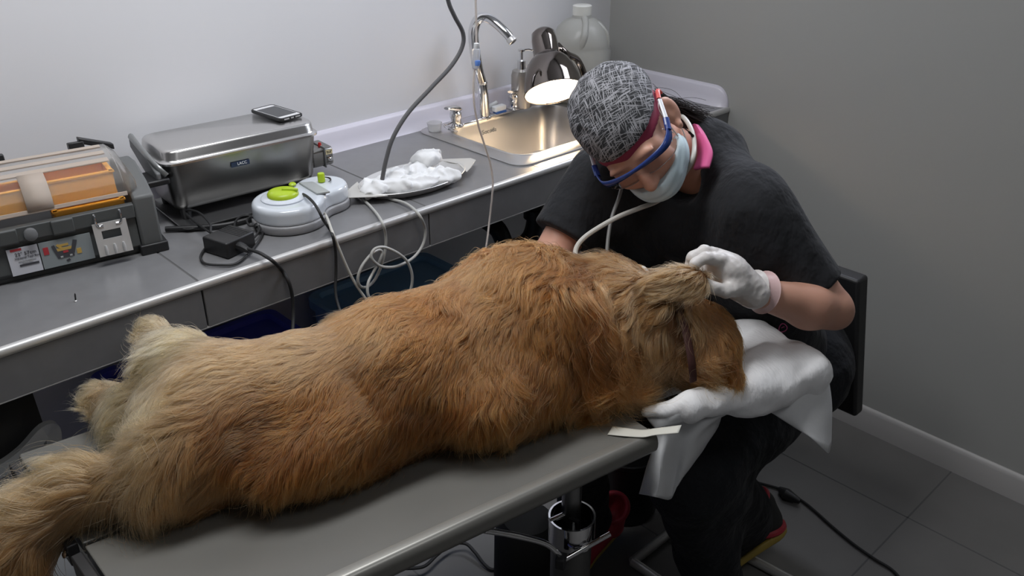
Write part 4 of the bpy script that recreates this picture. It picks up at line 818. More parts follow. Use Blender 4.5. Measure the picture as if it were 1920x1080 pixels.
FP = np.array([a[0] for a in FA]); FD = np.array([unit(a[1]) for a in FA]); FS = np.array([a[2:] for a in FA])
def field(P):
    D2 = ((P[:, None, :]-FP[None])**2).sum(2)+0.0015; W = D2**-2.0; W /= W.sum(1)[:, None]
    return W @ FD, W @ FS
def make_fur(name, V, Q, N, parent, ncl, nclump=11000, seed=5, keep=None, radius=0.00036, npt=9):
    rg = np.random.default_rng(seed)
    tri = np.concatenate([Q[:, [0, 1, 2]], Q[:, [0, 2, 3]]]); ar_ = 0.5*np.linalg.norm(np.cross(V[tri[:, 1]]-V[tri[:, 0]], V[tri[:, 2]]-V[tri[:, 0]]), axis=1)
    cen = V[tri].mean(1); cn = ncl[tri].mean(1); cn /= np.linalg.norm(cn, axis=1)[:, None]
    vis = ((CP-cen)*cn).sum(1)/np.linalg.norm(CP-cen, axis=1)
    wgt = ar_*np.where(vis > -0.35, 1.0, 0.22)
    if keep is not None: wgt = wgt*keep(cen)
    def sample(n):
        t = rg.choice(len(tri), n, p=wgt/wgt.sum()); u, v = rg.random(n), rg.random(n); m = u+v > 1; u[m], v[m] = 1-u[m], 1-v[m]; w_ = 1-u-v
        T = tri[t]; P = V[T[:, 0]]*w_[:, None]+V[T[:, 1]]*u[:, None]+V[T[:, 2]]*v[:, None]
        Nn = ncl[T[:, 0]]*w_[:, None]+ncl[T[:, 1]]*u[:, None]+ncl[T[:, 2]]*v[:, None]; return P, Nn/np.linalg.norm(Nn, axis=1)[:, None]
    def strands(P, Nn, jit):
        D, S = field(P)
        lo = np.stack([vnoise(P*16+7), vnoise(P*16+19), vnoise(P*16+33)], 1)-0.5; hi = np.stack([vnoise(P*45+3), vnoise(P*45+11), vnoise(P*45+23)], 1)-0.5
        D = D+lo*(0.9+0.8*S[:, 2:3])+hi*0.55+rg.normal(size=P.shape)*jit
        T = D-Nn*(D*Nn).sum(1)[:, None]; T /= np.linalg.norm(T, axis=1)[:, None]+1e-9
        Bn = np.cross(Nn, T); L = S[:, 0]*(0.75+0.5*rg.random(len(P))); lift = S[:, 1]*(0.55+0.9*vnoise(P*28+50)); wav = S[:, 2]
        s = np.linspace(0, 1, npt)[None, :, None]; L_ = L[:, None, None]; lf_ = lift[:, None, None]
        ph = (vnoise(P*22+80)*12)[:, None, None]+rg.normal(size=(len(P), 1, 1))*0.35; fr = 3.5+3.5*vnoise(P*18+90)[:, None, None]
        amp = (0.04+0.25*wav)[:, None, None]*L_*s
        X = P[:, None]+T[:, None]*L_*s*(1-0.12*s)+Nn[:, None]*L_*(lf_*s-0.72*lf_*s*s)+Bn[:, None]*amp*np.sin(ph+fr*s)+Nn[:, None]*amp*0.55*np.cos(ph+fr*s)*s
        X[:, :, 2] -= (0.10*L_*s*s)[:, :, 0]
        return X, S
    CPt, CN = sample(int(nclump*1.45)); kp = rg.random(len(CPt)) < 1/(1+3.0*np.maximum(field(CPt)[1][:, 2]-0.3, 0)); CPt, CN = CPt[kp], CN[kp]; nclump = len(CPt); CX_, CS = strands(CPt, CN, 0.10)
    from mathutils import kdtree
    kd = kdtree.KDTree(nclump)
    for i, p in enumerate(CPt): kd.insert(p, i)
    kd.balance()
    P, Nn = sample(N); ci = np.array([kd.find(p)[1] for p in P]); X, S = strands(P, Nn, 0.16)
    s = np.linspace(0, 1, npt)[None, :, None]
    Cst = CX_[ci]; off = P-CPt[ci]
    G = Cst+off[:, None]*(1-(0.74+0.16*np.clip(S[:, 2], 0, 1))[:, None, None]*s**1.1)+(X-P[:, None]-(Cst-CPt[ci][:, None]))*0.30
    loose = (rg.random(N) < 0.10)[:, None, None]; G = np.where(loose, X, G)
    sc = (0.72+0.4*rg.random(N))[:, None, None]*np.where(loose, 1.0+0.45*rg.random((N, 1, 1)), 1.0); G = P[:, None]+(G-P[:, None])*sc
    # keep the hair out of the table top
    inside = (G[:, :, 0] > 0.2) & (G[:, :, 0] < 1.0); G[:, :, 2] = np.where(inside, np.maximum(G[:, :, 2], TZ+0.002+0.004*rg.random((N, 1))), G[:, :, 2])
    cu = bpy.data.hair_curves.new(name); cu.add_curves([npt]*N)
    cu.attributes['position'].data.foreach_set('vector', (G-ORG[parent.name]).astype(np.float32).ravel())
    rad = np.broadcast_to(radius*(1-0.85*np.linspace(0, 1, npt)**1.5), (N, npt))*(0.8+0.4*rg.random((N, 1)))
    at = cu.attributes.get('radius') or cu.attributes.new('radius', 'FLOAT', 'POINT'); at.data.foreach_set('value', rad.astype(np.float32).ravel())
    cr = CS[ci, 3]; nz = vnoise(P*9+5); nz2 = vnoise(P*34+61); rnd = rg.random(N); clr = np.random.default_rng(9).random(nclump)[ci]
    gold = np.array((0.28, 0.100, 0.021)); cream = np.array((0.52, 0.38, 0.20)); red = np.array((0.12, 0.036, 0.009))
    mx = np.clip((cr-0.22)*1.25+(nz-0.5)*0.30, 0, 1)[:, None]; c = gold*(1-mx)+cream*mx
    rm = np.clip(1.9*(0.52-nz)+0.9*(nz2-0.5), 0, 0.75)[:, None]*(1-np.clip(cr, 0, 1))[:, None]; c = c*(1-rm)+red*rm
    c = c*(0.72+0.35*rnd+0.5*(clr-0.5))[:, None]
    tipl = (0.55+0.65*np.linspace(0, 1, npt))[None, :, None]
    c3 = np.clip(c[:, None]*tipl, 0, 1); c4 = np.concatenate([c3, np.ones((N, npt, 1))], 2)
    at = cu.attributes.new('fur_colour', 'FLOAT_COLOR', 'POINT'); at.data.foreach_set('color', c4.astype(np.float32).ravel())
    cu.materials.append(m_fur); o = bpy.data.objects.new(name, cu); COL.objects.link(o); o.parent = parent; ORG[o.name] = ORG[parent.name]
    return o
m_fur = bpy.data.materials.new('golden_fur'); m_fur.use_nodes = True; nt = m_fur.node_tree
for n_ in list(nt.nodes):
    if n_.type != 'OUTPUT_MATERIAL': nt.nodes.remove(n_)
hb = nt.nodes.new('ShaderNodeBsdfHairPrincipled'); hb.model = 'CHIANG'; hb.parametrization = 'COLOR'
hb.inputs['Roughness'].default_value = 0.42; hb.inputs['Radial Roughness'].default_value = 0.55; hb.inputs['Coat'].default_value = 0.0
an = nt.nodes.new('ShaderNodeAttribute'); an.attribute_name = 'fur_colour'
nt.links.new(an.outputs['Color'], hb.inputs['Color']); nt.links.new(hb.outputs[0], [n_ for n_ in nt.nodes if n_.type == 'OUTPUT_MATERIAL'][0].inputs[0])
gr0, gr1 = atd(1274, 580, 1.545), atd(1296, 690, 1.525)
def keep(c): return np.where(sd_cone(c, gr0, gr1, 0.018, 0.017) < 0.006, 0.0, 1.0)*np.where(np.linalg.norm(c-(Hd+mz*0.2-(0, 0, .012)), axis=1) < 0.022, 0, 1)
FUR_N = 230000
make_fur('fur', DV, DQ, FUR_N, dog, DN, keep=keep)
cl_ = MB().tube(spline([atd(1262, 552, 1.560), atd(1276, 585, 1.552), atd(1288, 630, 1.542), atd(1297, 680, 1.536), atd(1300, 715, 1.55)], 8), 0.008, 10, squash=0.35).build('collar', pm('maroon_gap_shade', (0.05, 0.013, 0.010), 0.7), None)  # dark strip painted as the shade in the gap behind the head
tag(cl_, 'dark maroon strip of painted shade in the fold between the dog head and neck', 'collar')

# ------------------------------------------------------------------ absorbent pad under the head
m_pad = pm('white_pad_fleece', (0.92, 0.92, 0.93), 0.85, sheen=0.3, bump=(60, 0.4, 0.004), aniso=(3, 1, 1))
m_film = pm('white_pad_film', (0.74, 0.75, 0.76), 0.38, trans=0.12, bump=(35, 0.3, 0.004))
pd = thing('absorbent_pad', 'white absorbent pad draped under the dog head over the table corner and the lap', 'pad', (1.25, 0.80, 0.6))
PA, PB, PC = atz(1288, 764, 0.800), atd(1506, 697, 1.72), atd(1412, 655, 1.82)
def pad_fn(P):
    d = blob([('c', atz(1212, 772, 0.804), PA, 0.010, 0.022, 0), ('c', PA, PB, 0.022, 0.044, 0.02), ('c', (PA+PB)/2, PC, 0.045, 0.035, 0.05), ('c', PB, PC, 0.040, 0.032, 0.05), ('c', PA+(0.07, 0.12, -0.03), PC, 0.040, 0.035, 0.05), ('c', PA*0.3+PB*0.7, PC, 0.042, 0.035, 0.05), ('c', PC, PC+(-0.06, 0.16, 0.0), 0.035, 0.035, 0.05)], P)
    return d+0.006*(vnoise(P*np.array((20, 40, 40)))-0.5)*2+0.003*(vnoise(P*np.array((60, 120, 120)))-0.5)
sdf_obj('fleece', pad_fn, (0.94, 0.55, 0.60), (1.70, 1.12, 0.92), 0.006, m_pad, pd, 2)
def sheet(name, rows, mat, sub=2, thick=0.0016, parent=pd, wr=0.0):
    G = [spline(r, 5) for r in rows]; G = np.array(G); G = np.stack([spline(G[:, j], 4) for j in range(G.shape[1])], 1)
    if wr:
        q = G.reshape(-1, 3); G = G+((vnoise(q*30)-0.5)*wr).reshape(G.shape[:2])[..., None]*np.array((0.6, -0.7, 0.3))
    return MB().quadgrid(G).build(name, mat, parent, smooth=60, solid=thick)
sheet('corner_flap', [[atd(1226, 800, 1.545), atd(1256, 797, 1.55), atd(1292, 790, 1.565), atd(1345, 780, 1.585), atd(1402, 764, 1.62)],
                      [atd(1222, 840, 1.55), atd(1243, 842, 1.535), atd(1268, 838, 1.575), atd(1308, 818, 1.58), atd(1365, 765, 1.645)],
                      [atd(1210, 890, 1.56), atd(1234, 896, 1.52), atd(1262, 888, 1.60), atd(1290, 868, 1.59), atd(1345, 800, 1.655)],
                      [atd(1200, 926, 1.57), atd(1228, 932, 1.51), atd(1256, 936, 1.60), atd(1272, 908, 1.60), atd(1322, 838, 1.66)]], m_film, wr=0.006)
sheet('side_flap', [[atd(1395, 748, 1.655), atd(1430, 722, 1.665), atd(1480, 692, 1.69), atd(1532, 676, 1.73), atd(1546, 690, 1.76)],
                    [atd(1430, 765, 1.66), atd(1458, 745, 1.66), atd(1500, 730, 1.675), atd(1548, 712, 1.715), atd(1556, 722, 1.76)],
                    [atd(1472, 790, 1.665), atd(1498, 790, 1.66), atd(1528, 775, 1.68), atd(1557, 762, 1.715), atd(1560, 770, 1.74)],
                    [atd(1492, 803, 1.665), atd(1520, 822, 1.66), atd(1540, 840, 1.675), atd(1552, 850, 1.70), atd(1558, 835, 1.72)]], m_film, wr=0.005)
sheet('gathered_corner', [[atd(1205, 764, 1.545), atd(1225, 770, 1.55), atd(1258, 755, 1.55), atd(1300, 742, 1.56)], [atd(1214, 785, 1.54), atd(1228, 788, 1.535), atd(1256, 778, 1.53), atd(1296, 764, 1.525)], [atd(1224, 799, 1.54), atd(1232, 803, 1.535), atd(1258, 798, 1.535), atd(1300, 788, 1.545)]], m_film, wr=0.004)
tpz = sheet('masking_tape', [[atz(1149, 799, TZ+.003), atz(1175, 803, TZ+.004), atz(1205, 806, TZ+.004), atz(1230, 803, TZ+.010), atz(1278, 797, TZ+.018)], [atz(1139, 815, TZ+.002), atz(1170, 818, TZ+.003), atz(1205, 820, TZ+.003), atz(1228, 816, TZ+.008), atz(1272, 812, TZ+.014)]], pm('cream_tape', (0.66, 0.65, 0.58), 0.5), parent=None, thick=0.0008)
tag(tpz, 'strip of cream masking tape fixing the white pad to the table edge', 'tape')
# ------------------------------------------------------------------ seated person
def cw(*v): return CR @ unit(v)
Hc = atd(1186, 254, 1.69)
FW = cw(0.03, -0.79, 0.61); LF = cw(0.72, 0.42, 0.55); LF = unit(LF-FW*(LF@FW)); UP = np.cross(FW, LF)
HA = np.stack([LF, FW, UP], 1)
def hp_(l, f, u): return Hc+LF*l+FW*f+UP*u
SL, SR = atd(1416, 384, 1.70), atd(1120, 335, 1.88); EL = atd(1566, 585, 1.73); WL = atd(1418, 550, 1.62); ER = atd(1018, 512, 1.86); WR = atd(1100, 520, 1.68)
C7 = atd(1318, 280, 1.83); HIPL, HIPR = v3(1.70, 0.86, 0.535), v3(1.68, 1.06, 0.56)
KL, KR = atd(1302, 884, 1.84), v3(1.20, 1.06, 0.51); AL, AR = atz(1398, 975, 0.15), atz(1098, 985, 0.12)
pe_ = thing('person', 'person in black scrubs, patterned cap, goggles and face mask bending over the dog head', 'person', (1.65, 0.95, 0))
m_flesh = pm('skin', (0.56, 0.30, 0.215), 0.5, sss=0.15, var=(14, 0.07), bump=(220, 0.12, 0.0006))
BODY = [
 ('e', hp_(0, -0.012, 0.025), (0.073, 0.095, 0.083), HA, 0), ('e', hp_(0, 0.030, -0.050), (0.056, 0.062, 0.062), HA, 0.03), ('e', hp_(0, 0.052, -0.095), (0.026, 0.024, 0.018), HA, 0.03),
 ('e', hp_(0, 0.062, -0.005), (0.056, 0.030, 0.055), HA, 0.02), ('e', hp_(0.040, 0.068, -0.030), (0.020, 0.018, 0.017), HA, 0.018), ('e', hp_(-0.040, 0.068, -0.030), (0.020, 0.018, 0.017), HA, 0.018),
 ('e', hp_(0.028, 0.086, 0.020), (0.024, 0.009, 0.008), HA, 0.010), ('e', hp_(-0.028, 0.086, 0.020), (0.024, 0.009, 0.008), HA, 0.010),
 ('-e', hp_(0.031, 0.100, 0.003), (0.017, 0.012, 0.010), HA, 0.010), ('-e', hp_(-0.031, 0.100, 0.003), (0.017, 0.012, 0.010), HA, 0.010),
 ('e', hp_(0.031, 0.080, 0.001), (0.0135, 0.0135, 0.012), HA, 0.002), ('e', hp_(-0.031, 0.080, 0.001), (0.0135, 0.0135, 0.012), HA, 0.002),
 ('c', hp_(0, 0.088, 0.008), hp_(0, 0.110, -0.036), 0.008, 0.0115, 0.010), ('e', hp_(0.010, 0.100, -0.040), (0.008, 0.010, 0.007), HA, 0.005), ('e', hp_(-0.010, 0.100, -0.040), (0.008, 0.010, 0.007), HA, 0.005),
 ('e', hp_(0, 0.086, -0.066), (0.022, 0.012, 0.006), HA, 0.005), ('e', hp_(0, 0.084, -0.077), (0.019, 0.012, 0.007), HA, 0.006),
 ('e', hp_(0.080, -0.016, -0.012), (0.008, 0.022, 0.036), HA @ np.array(Matrix.Rotation(0.6, 3, 'Z')), 0.005), ('-e', hp_(0.089, -0.004, -0.008), (0.008, 0.012, 0.021), HA, 0.004), ('e', hp_(0.078, -0.004, -0.044), (0.007, 0.009, 0.011), HA, 0.005),
 ('e', hp_(-0.075, -0.006, -0.010), (0.007, 0.019, 0.031), HA @ np.array(Matrix.Rotation(-0.35, 3, 'Z')), 0.006),
 ('c', hp_(0, -0.030, -0.045), C7+(-0.025, 0, -0.025), 0.050, 0.050, 0.025),
 ('c', C7-(0, 0, 0.02), v3(1.60, 0.97, 0.80), 0.06, 0.10, 0.05), ('c', v3(1.60, 0.97, 0.80), (HIPL+HIPR)/2, 0.10, 0.11, 0.05),
 ('c', C7-(-0.02, 0, 0.08), SL-(0, 0, 0.02), 0.04, 0.04, 0.03), ('c', C7-(-0.02, 0, 0.08), SR-(0, 0, 0.02), 0.04, 0.04, 0.03),
 ('c', SL, EL+(SL-EL)*0.08, 0.048, 0.038, 0.03), ('c', EL, EL+(WL-EL)*0.35, 0.036, 0.043, 0.02), ('c', EL+(WL-EL)*0.35, WL, 0.043, 0.026, 0.02),
 ('c', SR, ER, 0.048, 0.042, 0.03), ('c', ER, ER+(WR-ER)*0.35, 0.040, 0.043, 0.02), ('c', ER+(WR-ER)*0.35, WR, 0.043, 0.026, 0.02),
 ('c', WL, WL+(WL-EL)*0.20, 0.024, 0.014, 0.01), ('c', WR, WR+(WR-ER)*0.20, 0.024, 0.014, 0.01),
 ('c', HIPL, KL, 0.08, 0.05, 0.04), ('c', KL, AL, 0.05, 0.034, 0.02), ('c', HIPR, KR, 0.08, 0.05, 0.04), ('c', KR, AR, 0.05, 0.034, 0.02),
]
def mkbody(name, prims, lo, hi, h, mat, par, relax=2, extra=None):
    fn = (lambda P: blob(prims, P)) if extra is None else (lambda P: extra(P, blob(prims, P)))
    o, V, Q = sdf_obj(name, fn, lo, hi, h, mat, par, relax); N = vnormals(V, Q)
    if ((V-V.mean(0))*N).sum() < 0: o.data.flip_normals()
    return o, V, Q
mkbody('body', BODY, (0.95, 0.45, 0.03), (1.95, 1.45, 1.36), 0.0042, m_flesh, pe_, 2)

# scrub top
m_scrub = pm('black_scrub_cloth', (0.020, 0.021, 0.024), 0.85, sheen=0.06, bump=(13, 0.7, 0.03), spec=0.2, aniso=(1.0, 1.0, 0.6))
sdl = unit(EL-SL); sdr = unit(ER-SR)
TOP = [
 ('c', HIPL+(0.0, 0.02, 0.03), SL+(0.03, 0.03, -0.07), 0.125, 0.095, 0), ('c', HIPR+(0.0, -0.02, 0.03), SR+(0.05, -0.04, -0.06), 0.125, 0.095, 0.06),
 ('c', (HIPL+HIPR)/2+(0.01, 0, 0.05), C7+(0.04, 0, -0.10), 0.13, 0.095, 0.06), ('c', C7+(0.02, -0.02, -0.025), SL+(0.01, 0.02, -0.005), 0.060, 0.058, 0.05), ('c', C7+(0.02, 0.02, -0.025), SR+(0.01, -0.02, -0.01), 0.062, 0.060, 0.05),
 ('c', C7+(0.02, 0, -0.05), C7+(0.012, 0, -0.012), 0.085, 0.068, 0.03), ('e', v3(1.47, 1.0, 0.97), (0.10, 0.13, 0.10), None, 0.05),
 ('c', SL, SL+sdl*0.20, 0.060, 0.060, 0.05), ('c', SR, SR+sdr*0.15, 0.066, 0.072, 0.05),
]
hemL, hemR = SL+sdl*0.205, SR+sdr*0.145
def top_fn(P, d):
    w = P*np.array((1, 1, 1.0)); d = d+0.007*(vnoise(w*np.array((9, 9, 6)))-0.5)*2+0.009*(np.abs(vnoise(w*np.array((14, 14, 9))+5)-0.5)*2-0.4)
    for h_, dd in ((hemL, sdl), (hemR, sdr)):
        cut = (P-h_) @ dd; ax_ = np.linalg.norm((P-h_)-cut[:, None]*dd, axis=1); d = np.where((ax_ < 0.13) & (cut > -0.06), smax(d, cut, 0.004), d)
    d = smax(d, -(sd_cone(P, C7+(-0.03, 0.0, -0.005), Hc, 0.048, 0.055)), 0.006)         # neck hole
    d = smax(d, -(sd_cone(P, C7-(0.075, 0.015, 0.045), atd(1266, 398, 1.70), 0.038, 0.016)), 0.006)   # V neck
    return smax(d, -(P[:, 2]-0.50), 0.01)
top_o, _, _ = mkbody('scrub_top', TOP, (1.00, 0.45, 0.40), (2.02, 1.48, 1.34), 0.0055, m_scrub, pe_, 2, top_fn)
m_pink = pm('pink_cloth', (0.62, 0.10, 0.27), 0.7)
nb = [atd(1308, 236, 1.775), atd(1324, 256, 1.735), atd(1336, 284, 1.70), atd(1330, 314, 1.685)]; nd = [atd(1296, 234, 1.80), atd(1304, 256, 1.77), atd(1310, 288, 1.74), atd(1302, 318, 1.72)]
S1 = spline(nb, 6); S0 = spline(nd, 6)
MB().quadgrid([S0, (S0+S1)/2+CR @ np.array((0, 0, 0.012)), S1]).build('pink_collar', m_pink, pe_, smooth=60, solid=0.006)

# trousers
m_tr = pm('black_trouser_cloth', (0.014, 0.015, 0.018), 0.85, sheen=0.03, bump=(14, 0.8, 0.03), spec=0.2)
TR = [('c', HIPL+(0.03, 0, 0), KL, 0.125, 0.088, 0), ('c', KL, AL+(KL-AL)*0.12, 0.092, 0.080, 0.03), ('c', KL-(0, 0, 0.03), atz(1335, 1085, 0.12), 0.082, 0.070, 0.04), ('c', HIPR+(0.03, 0, 0), KR, 0.125, 0.085, 0.03), ('c', KR, AR+(0, 0, .03), 0.074, 0.058, 0.02), ('c', HIPL+(0.06, 0, 0.02), HIPR+(0.06, 0, 0.02), 0.135, 0.135, 0.05)]
def tr_fn(P, d):
    d = d+0.008*(vnoise(P*np.array((11, 11, 14)))-0.5)*2+0.005*(np.abs(vnoise(P*np.array((22, 22, 26))+9)-0.5)*2-0.4)
    return smax(d, 0.095-P[:, 2], 0.006)
tr_o, _, _ = mkbody('trousers', TR, (1.02, 0.55, 0.07), (2.02, 1.32, 0.78), 0.0062, m_tr, pe_, 2, tr_fn)
# round pink emblem on the pocket
dr = unit(ray(1467, 614)); hits = []
for o_ in (top_o, tr_o):
    ok, lc0, nr0, _ = o_.ray_cast(Vector(CP-ORG[o_.name]), Vector(dr))
    if ok: hits.append((np.linalg.norm(np.array(lc0)+ORG[o_.name]-CP), np.array(lc0)+ORG[o_.name], np.array(nr0)))
_, ec, en = min(hits, key=lambda h_: h_[0]) if hits else (0, atd(1467, 614, 1.7), unit(CP-atd(1467, 614, 1.7)))
en = en if en @ dr < 0 else -en; en = unit(en-0.4*dr); ec = ec+en*0.0025; e1 = unit(np.cross((0, 0, 1), en)); e2 = np.cross(en, e1)
rg_ = [ec+(0.0085+0.0007*math.cos(3*a+.6))*(math.cos(a)*e1+1.15*math.sin(a)*e2) for a in np.arange(36)*2*math.pi/36]
MB().tube(rg_, 0.0011, 8, closed=True).build('pocket_emblem', m_pink, pe_)
MB().tube([ec+e1*-.003, ec+e2*.002, ec+e1*.003+e2*.003], 0.0010, 6).build('pocket_emblem', m_pink, pe_)

# cap with crossed threads
m_cap = bpy.data.materials.new('cross_thread_cloth'); m_cap.use_nodes = True; nt = m_cap.node_tree; bs = nt.nodes['Principled BSDF']; bs.inputs['Roughness'].default_value = 0.85
tc = nt.nodes.new('ShaderNodeTexCoord'); prev = None
n0 = unit(UP*0.8+FW*0.5+LF*0.3); a0 = unit(LF-n0*(LF@n0)); b0c = np.cross(n0, a0)
for k, (ang, sc_, th) in enumerate(((0.0, (34, 560, 22), .60), (1.57, (34, 560, 22), .60), (0.28, (30, 480, 22), .63), (1.30, (30, 480, 22), .63), (-0.35, (30, 500, 22), .645))):
    av = a0*math.cos(ang)+b0c*math.sin(ang); bv = np.cross(n0, av); dots = []
    cmb = nt.nodes.new('ShaderNodeCombineXYZ')
    for q, (vec, f_) in enumerate(zip((av, bv, n0), sc_)):
        vm = nt.nodes.new('ShaderNodeVectorMath'); vm.operation = 'DOT_PRODUCT'; vm.inputs[1].default_value = [float(x*f_) for x in vec]
        nt.links.new(tc.outputs['Object'], vm.inputs[0]); nt.links.new(vm.outputs['Value'], cmb.inputs[q])
    ad_ = nt.nodes.new('ShaderNodeVectorMath'); ad_.operation = 'ADD'; ad_.inputs[1].default_value = (k*7.3, k*3.1, k*5.7); nt.links.new(cmb.outputs[0], ad_.inputs[0])
    n = nt.nodes.new('ShaderNodeTexNoise'); n.inputs['Scale'].default_value = 1.0; n.inputs['Detail'].default_value = 0.5
    r = nt.nodes.new('ShaderNodeValToRGB'); r.color_ramp.elements[0].position = th; r.color_ramp.elements[1].position = th+0.05
    nt.links.new(ad_.outputs[0], n.inputs['Vector']); nt.links.new(n.outputs['Fac'], r.inputs[0])
    if prev is None: prev = r.outputs[0]
    else:
        mx = nt.nodes.new('ShaderNodeMix'); mx.data_type = 'RGBA'; mx.blend_type = 'LIGHTEN'; mx.inputs[0].default_value = 1
        nt.links.new(prev, mx.inputs[6]); nt.links.new(r.outputs[0], mx.inputs[7]); prev = mx.outputs[2]
fin = nt.nodes.new('ShaderNodeMix'); fin.data_type = 'RGBA'; fin.inputs[6].default_value = (0.022, 0.023, 0.026, 1); fin.inputs[7].default_value = (0.30, 0.30, 0.32, 1)
nt.links.new(prev, fin.inputs[0]); nt.links.new(fin.outputs[2], bs.inputs['Base Color'])
# band plane: passes the brow and above the ears
bp0, bp1, bp2 = hp_(0, 0.09, 0.030), hp_(0.078, -0.010, 0.022), hp_(-0.078, -0.010, 0.022)
bn_v = unit(np.cross(bp1-bp0, bp2-bp0)); bn_v = bn_v if bn_v @ UP > 0 else -bn_v
capp = [('e', hp_(0, -0.012, 0.030), (0.082, 0.104, 0.092), HA, 0), ('e', hp_(-0.006, -0.030, 0.070), (0.074, 0.082, 0.062), HA, 0.03), ('e', hp_(0.02, -0.075, 0.055), (0.055, 0.045, 0.045), HA, 0.03)]
def cap_fn(P, d):
    d = d+0.0045*(np.abs(vnoise(P*np.array((34, 34, 34)))-0.5)*2-0.4)+0.004*(vnoise(P*14+3)-0.5)
    return smax(d, -((P-(bp0+UP*0.016)) @ bn_v), 0.003)
mkbody('scrub_cap', capp, Hc-0.2, Hc+0.22, 0.0038, m_cap, pe_, 1, cap_fn)
m_mar = pm('maroon_band_cloth', (0.26, 0.025, 0.065), 0.75)
bdp = [('e', hp_(0, -0.012, 0.025), (0.0795, 0.1015, 0.088), HA, 0)]
mkbody('cap_band', bdp, Hc-0.2, Hc+0.2, 0.0034, m_mar, pe_, 1, lambda P, d: np.maximum(np.maximum(d, ((P-(bp0+UP*0.019)) @ bn_v)), -((P-(bp0-UP*0.006)) @ bn_v)))
# mask
m_mask = pm('pale_blue_mask', (0.55, 0.68, 0.74), 0.7, bump=(26, 0.5, 0.004))
mkp = [('e', hp_(0, 0.036, -0.062), (0.066, 0.068, 0.056), HA, 0), ('e', hp_(0, 0.072, -0.066), (0.036, 0.036, 0.034), HA, 0.03), ('e', hp_(0.045, 0.022, -0.060), (0.026, 0.04, 0.034), HA, 0.02)]
mn = unit(hp_(0, 0.35, 0.93)-Hc); mt = hp_(0, 0.10, -0.050)
def mask_fn(P, d):
    q = (P-Hc) @ HA; pl = (P-hp_(0.0, 0.105, -0.049)) @ unit(UP-FW*0.15)
    up_ = pl-0.30*np.maximum(np.abs(q[:, 0])-0.022, 0)
    d = d+0.0022*(np.sin((q[:, 2]*0.9+q[:, 1]*0.3)*360)*0.5)+0.003*(vnoise(P*30)-0.5)
    return np.maximum(np.maximum(d, up_), -(q[:, 1]-0.006-0.35*np.maximum(-q[:, 2]-0.06, 0)))
mkbody('face_mask', mkp, Hc-0.2, Hc+0.2, 0.003, m_mask, pe_, 1, mask_fn)
m_elast = pm('white_elastic', (0.66, 0.60, 0.57), 0.7)
MB().tube(spline([hp_(0.070, 0.022, -0.045), hp_(0.074, 0.020, -0.015), hp_(0.077, 0.008, 0.022), hp_(0.080, -0.012, 0.022)], 6), 0.0012, 6).build('ear_loop', m_elast, pe_)
MB().tube(spline([hp_(0.068, 0.012, -0.080), hp_(0.074, -0.006, -0.060), hp_(0.078, -0.022, -0.030), hp_(0.080, -0.028, 0.002)], 6), 0.0012, 6).build('ear_loop', m_elast, pe_)
MB().tube(spline([hp_(0.076, 0.000, -0.046), hp_(0.079, -0.004, -0.060), hp_(0.080, -0.004, -0.078), hp_(0.079, -0.004, -0.088)], 5), [0.0006]*6+[.001]*3+[.0025]*4+[.0032]*3, 8).build('earring', pm('dark_earring', (0.03, 0.025, 0.025), 0.2, 0.5), pe_)
# goggles
gg = lambda l, f, u: hp_(l, f, u)
m_gb_ = pm('blue_goggle_frame', (0.02, 0.045, 0.20), 0.25); m_lens = pm('clear_lens', (0.9, 0.9, 0.92), 0.03, trans=1.0, ior=1.02)
tpf = [gg(0.083, 0.050, 0.012), gg(0.080, 0.068, 0.010), gg(0.068, 0.088, 0.012), gg(0.038, 0.102, 0.016), gg(0, 0.107, 0.018), gg(-0.038, 0.102, 0.016), gg(-0.068, 0.088, 0.012), gg(-0.080, 0.068, 0.010), gg(-0.083, 0.050, 0.012)]
T_ = spline(tpf, 6); gw = (0.35+0.65*np.clip(np.abs(np.linspace(-1, 1, len(T_)))*1.6, 0, 1))[:, None]; g1 = T_+UP*0.007*gw; g2 = T_-UP*0.009*gw+FW*0.003
gog = MB().quadgrid([g1, (g1+g2)/2+FW*0.002, g2]).build('goggle_frame', m_gb_, pe_, smooth=60, solid=0.0025)
lo_ = T_[6:-6]; L0 = lo_-UP*0.006+FW*0.002; L1 = lo_*1.0-UP*0.040-FW*0.010
ws = np.abs(np.linspace(-1, 1, len(lo_)))[:, None]; L1 = L1+UP*0.014*ws**3+UP*0.010*np.exp(-(ws/0.10)**2)
MB().quadgrid([L0, (L0+L1)/2+FW*0.003, L1]).build('goggle_lens', m_lens, gog, smooth=60, solid=0.0012)
MB().tube(L1[3:-3], 0.0009, 6).build('lens_edge', pm('lens_edge_plastic', (0.55, 0.5, 0.48), 0.15, trans=0.4), gog)
for s_ in (1, -1):
    MB().tube([gg(s_*0.083, 0.058, 0.012), gg(s_*0.085, 0.032, 0.016)], 0.0062, 10, squash=0.6).build('hinge', m_gb_, gog)
    MB().tube([gg(s_*0.085, 0.032, 0.016), gg(s_*0.085, -0.012, 0.026)], 0.0042, 10, squash=0.6).build('temple_arm', pm('pale_temple_plastic', (0.72, 0.74, 0.78), 0.2), gog)
    MB().tube(spline([gg(s_*0.085, -0.012, 0.028), gg(s_*0.085, -0.030, 0.028), gg(s_*0.083, -0.044, 0.020), gg(s_*0.081, -0.046, 0.010)], 5), 0.0045, 10, squash=0.7).build('temple_tip', pm('coral_red_rubber', (0.62, 0.09, 0.08), 0.4), gog)
MB().tube([gg(0.074, 0.052, 0.016), gg(0.080, 0.045, -0.012)], 0.0012, 6).build('side_shield_rim', m_elast, gog)

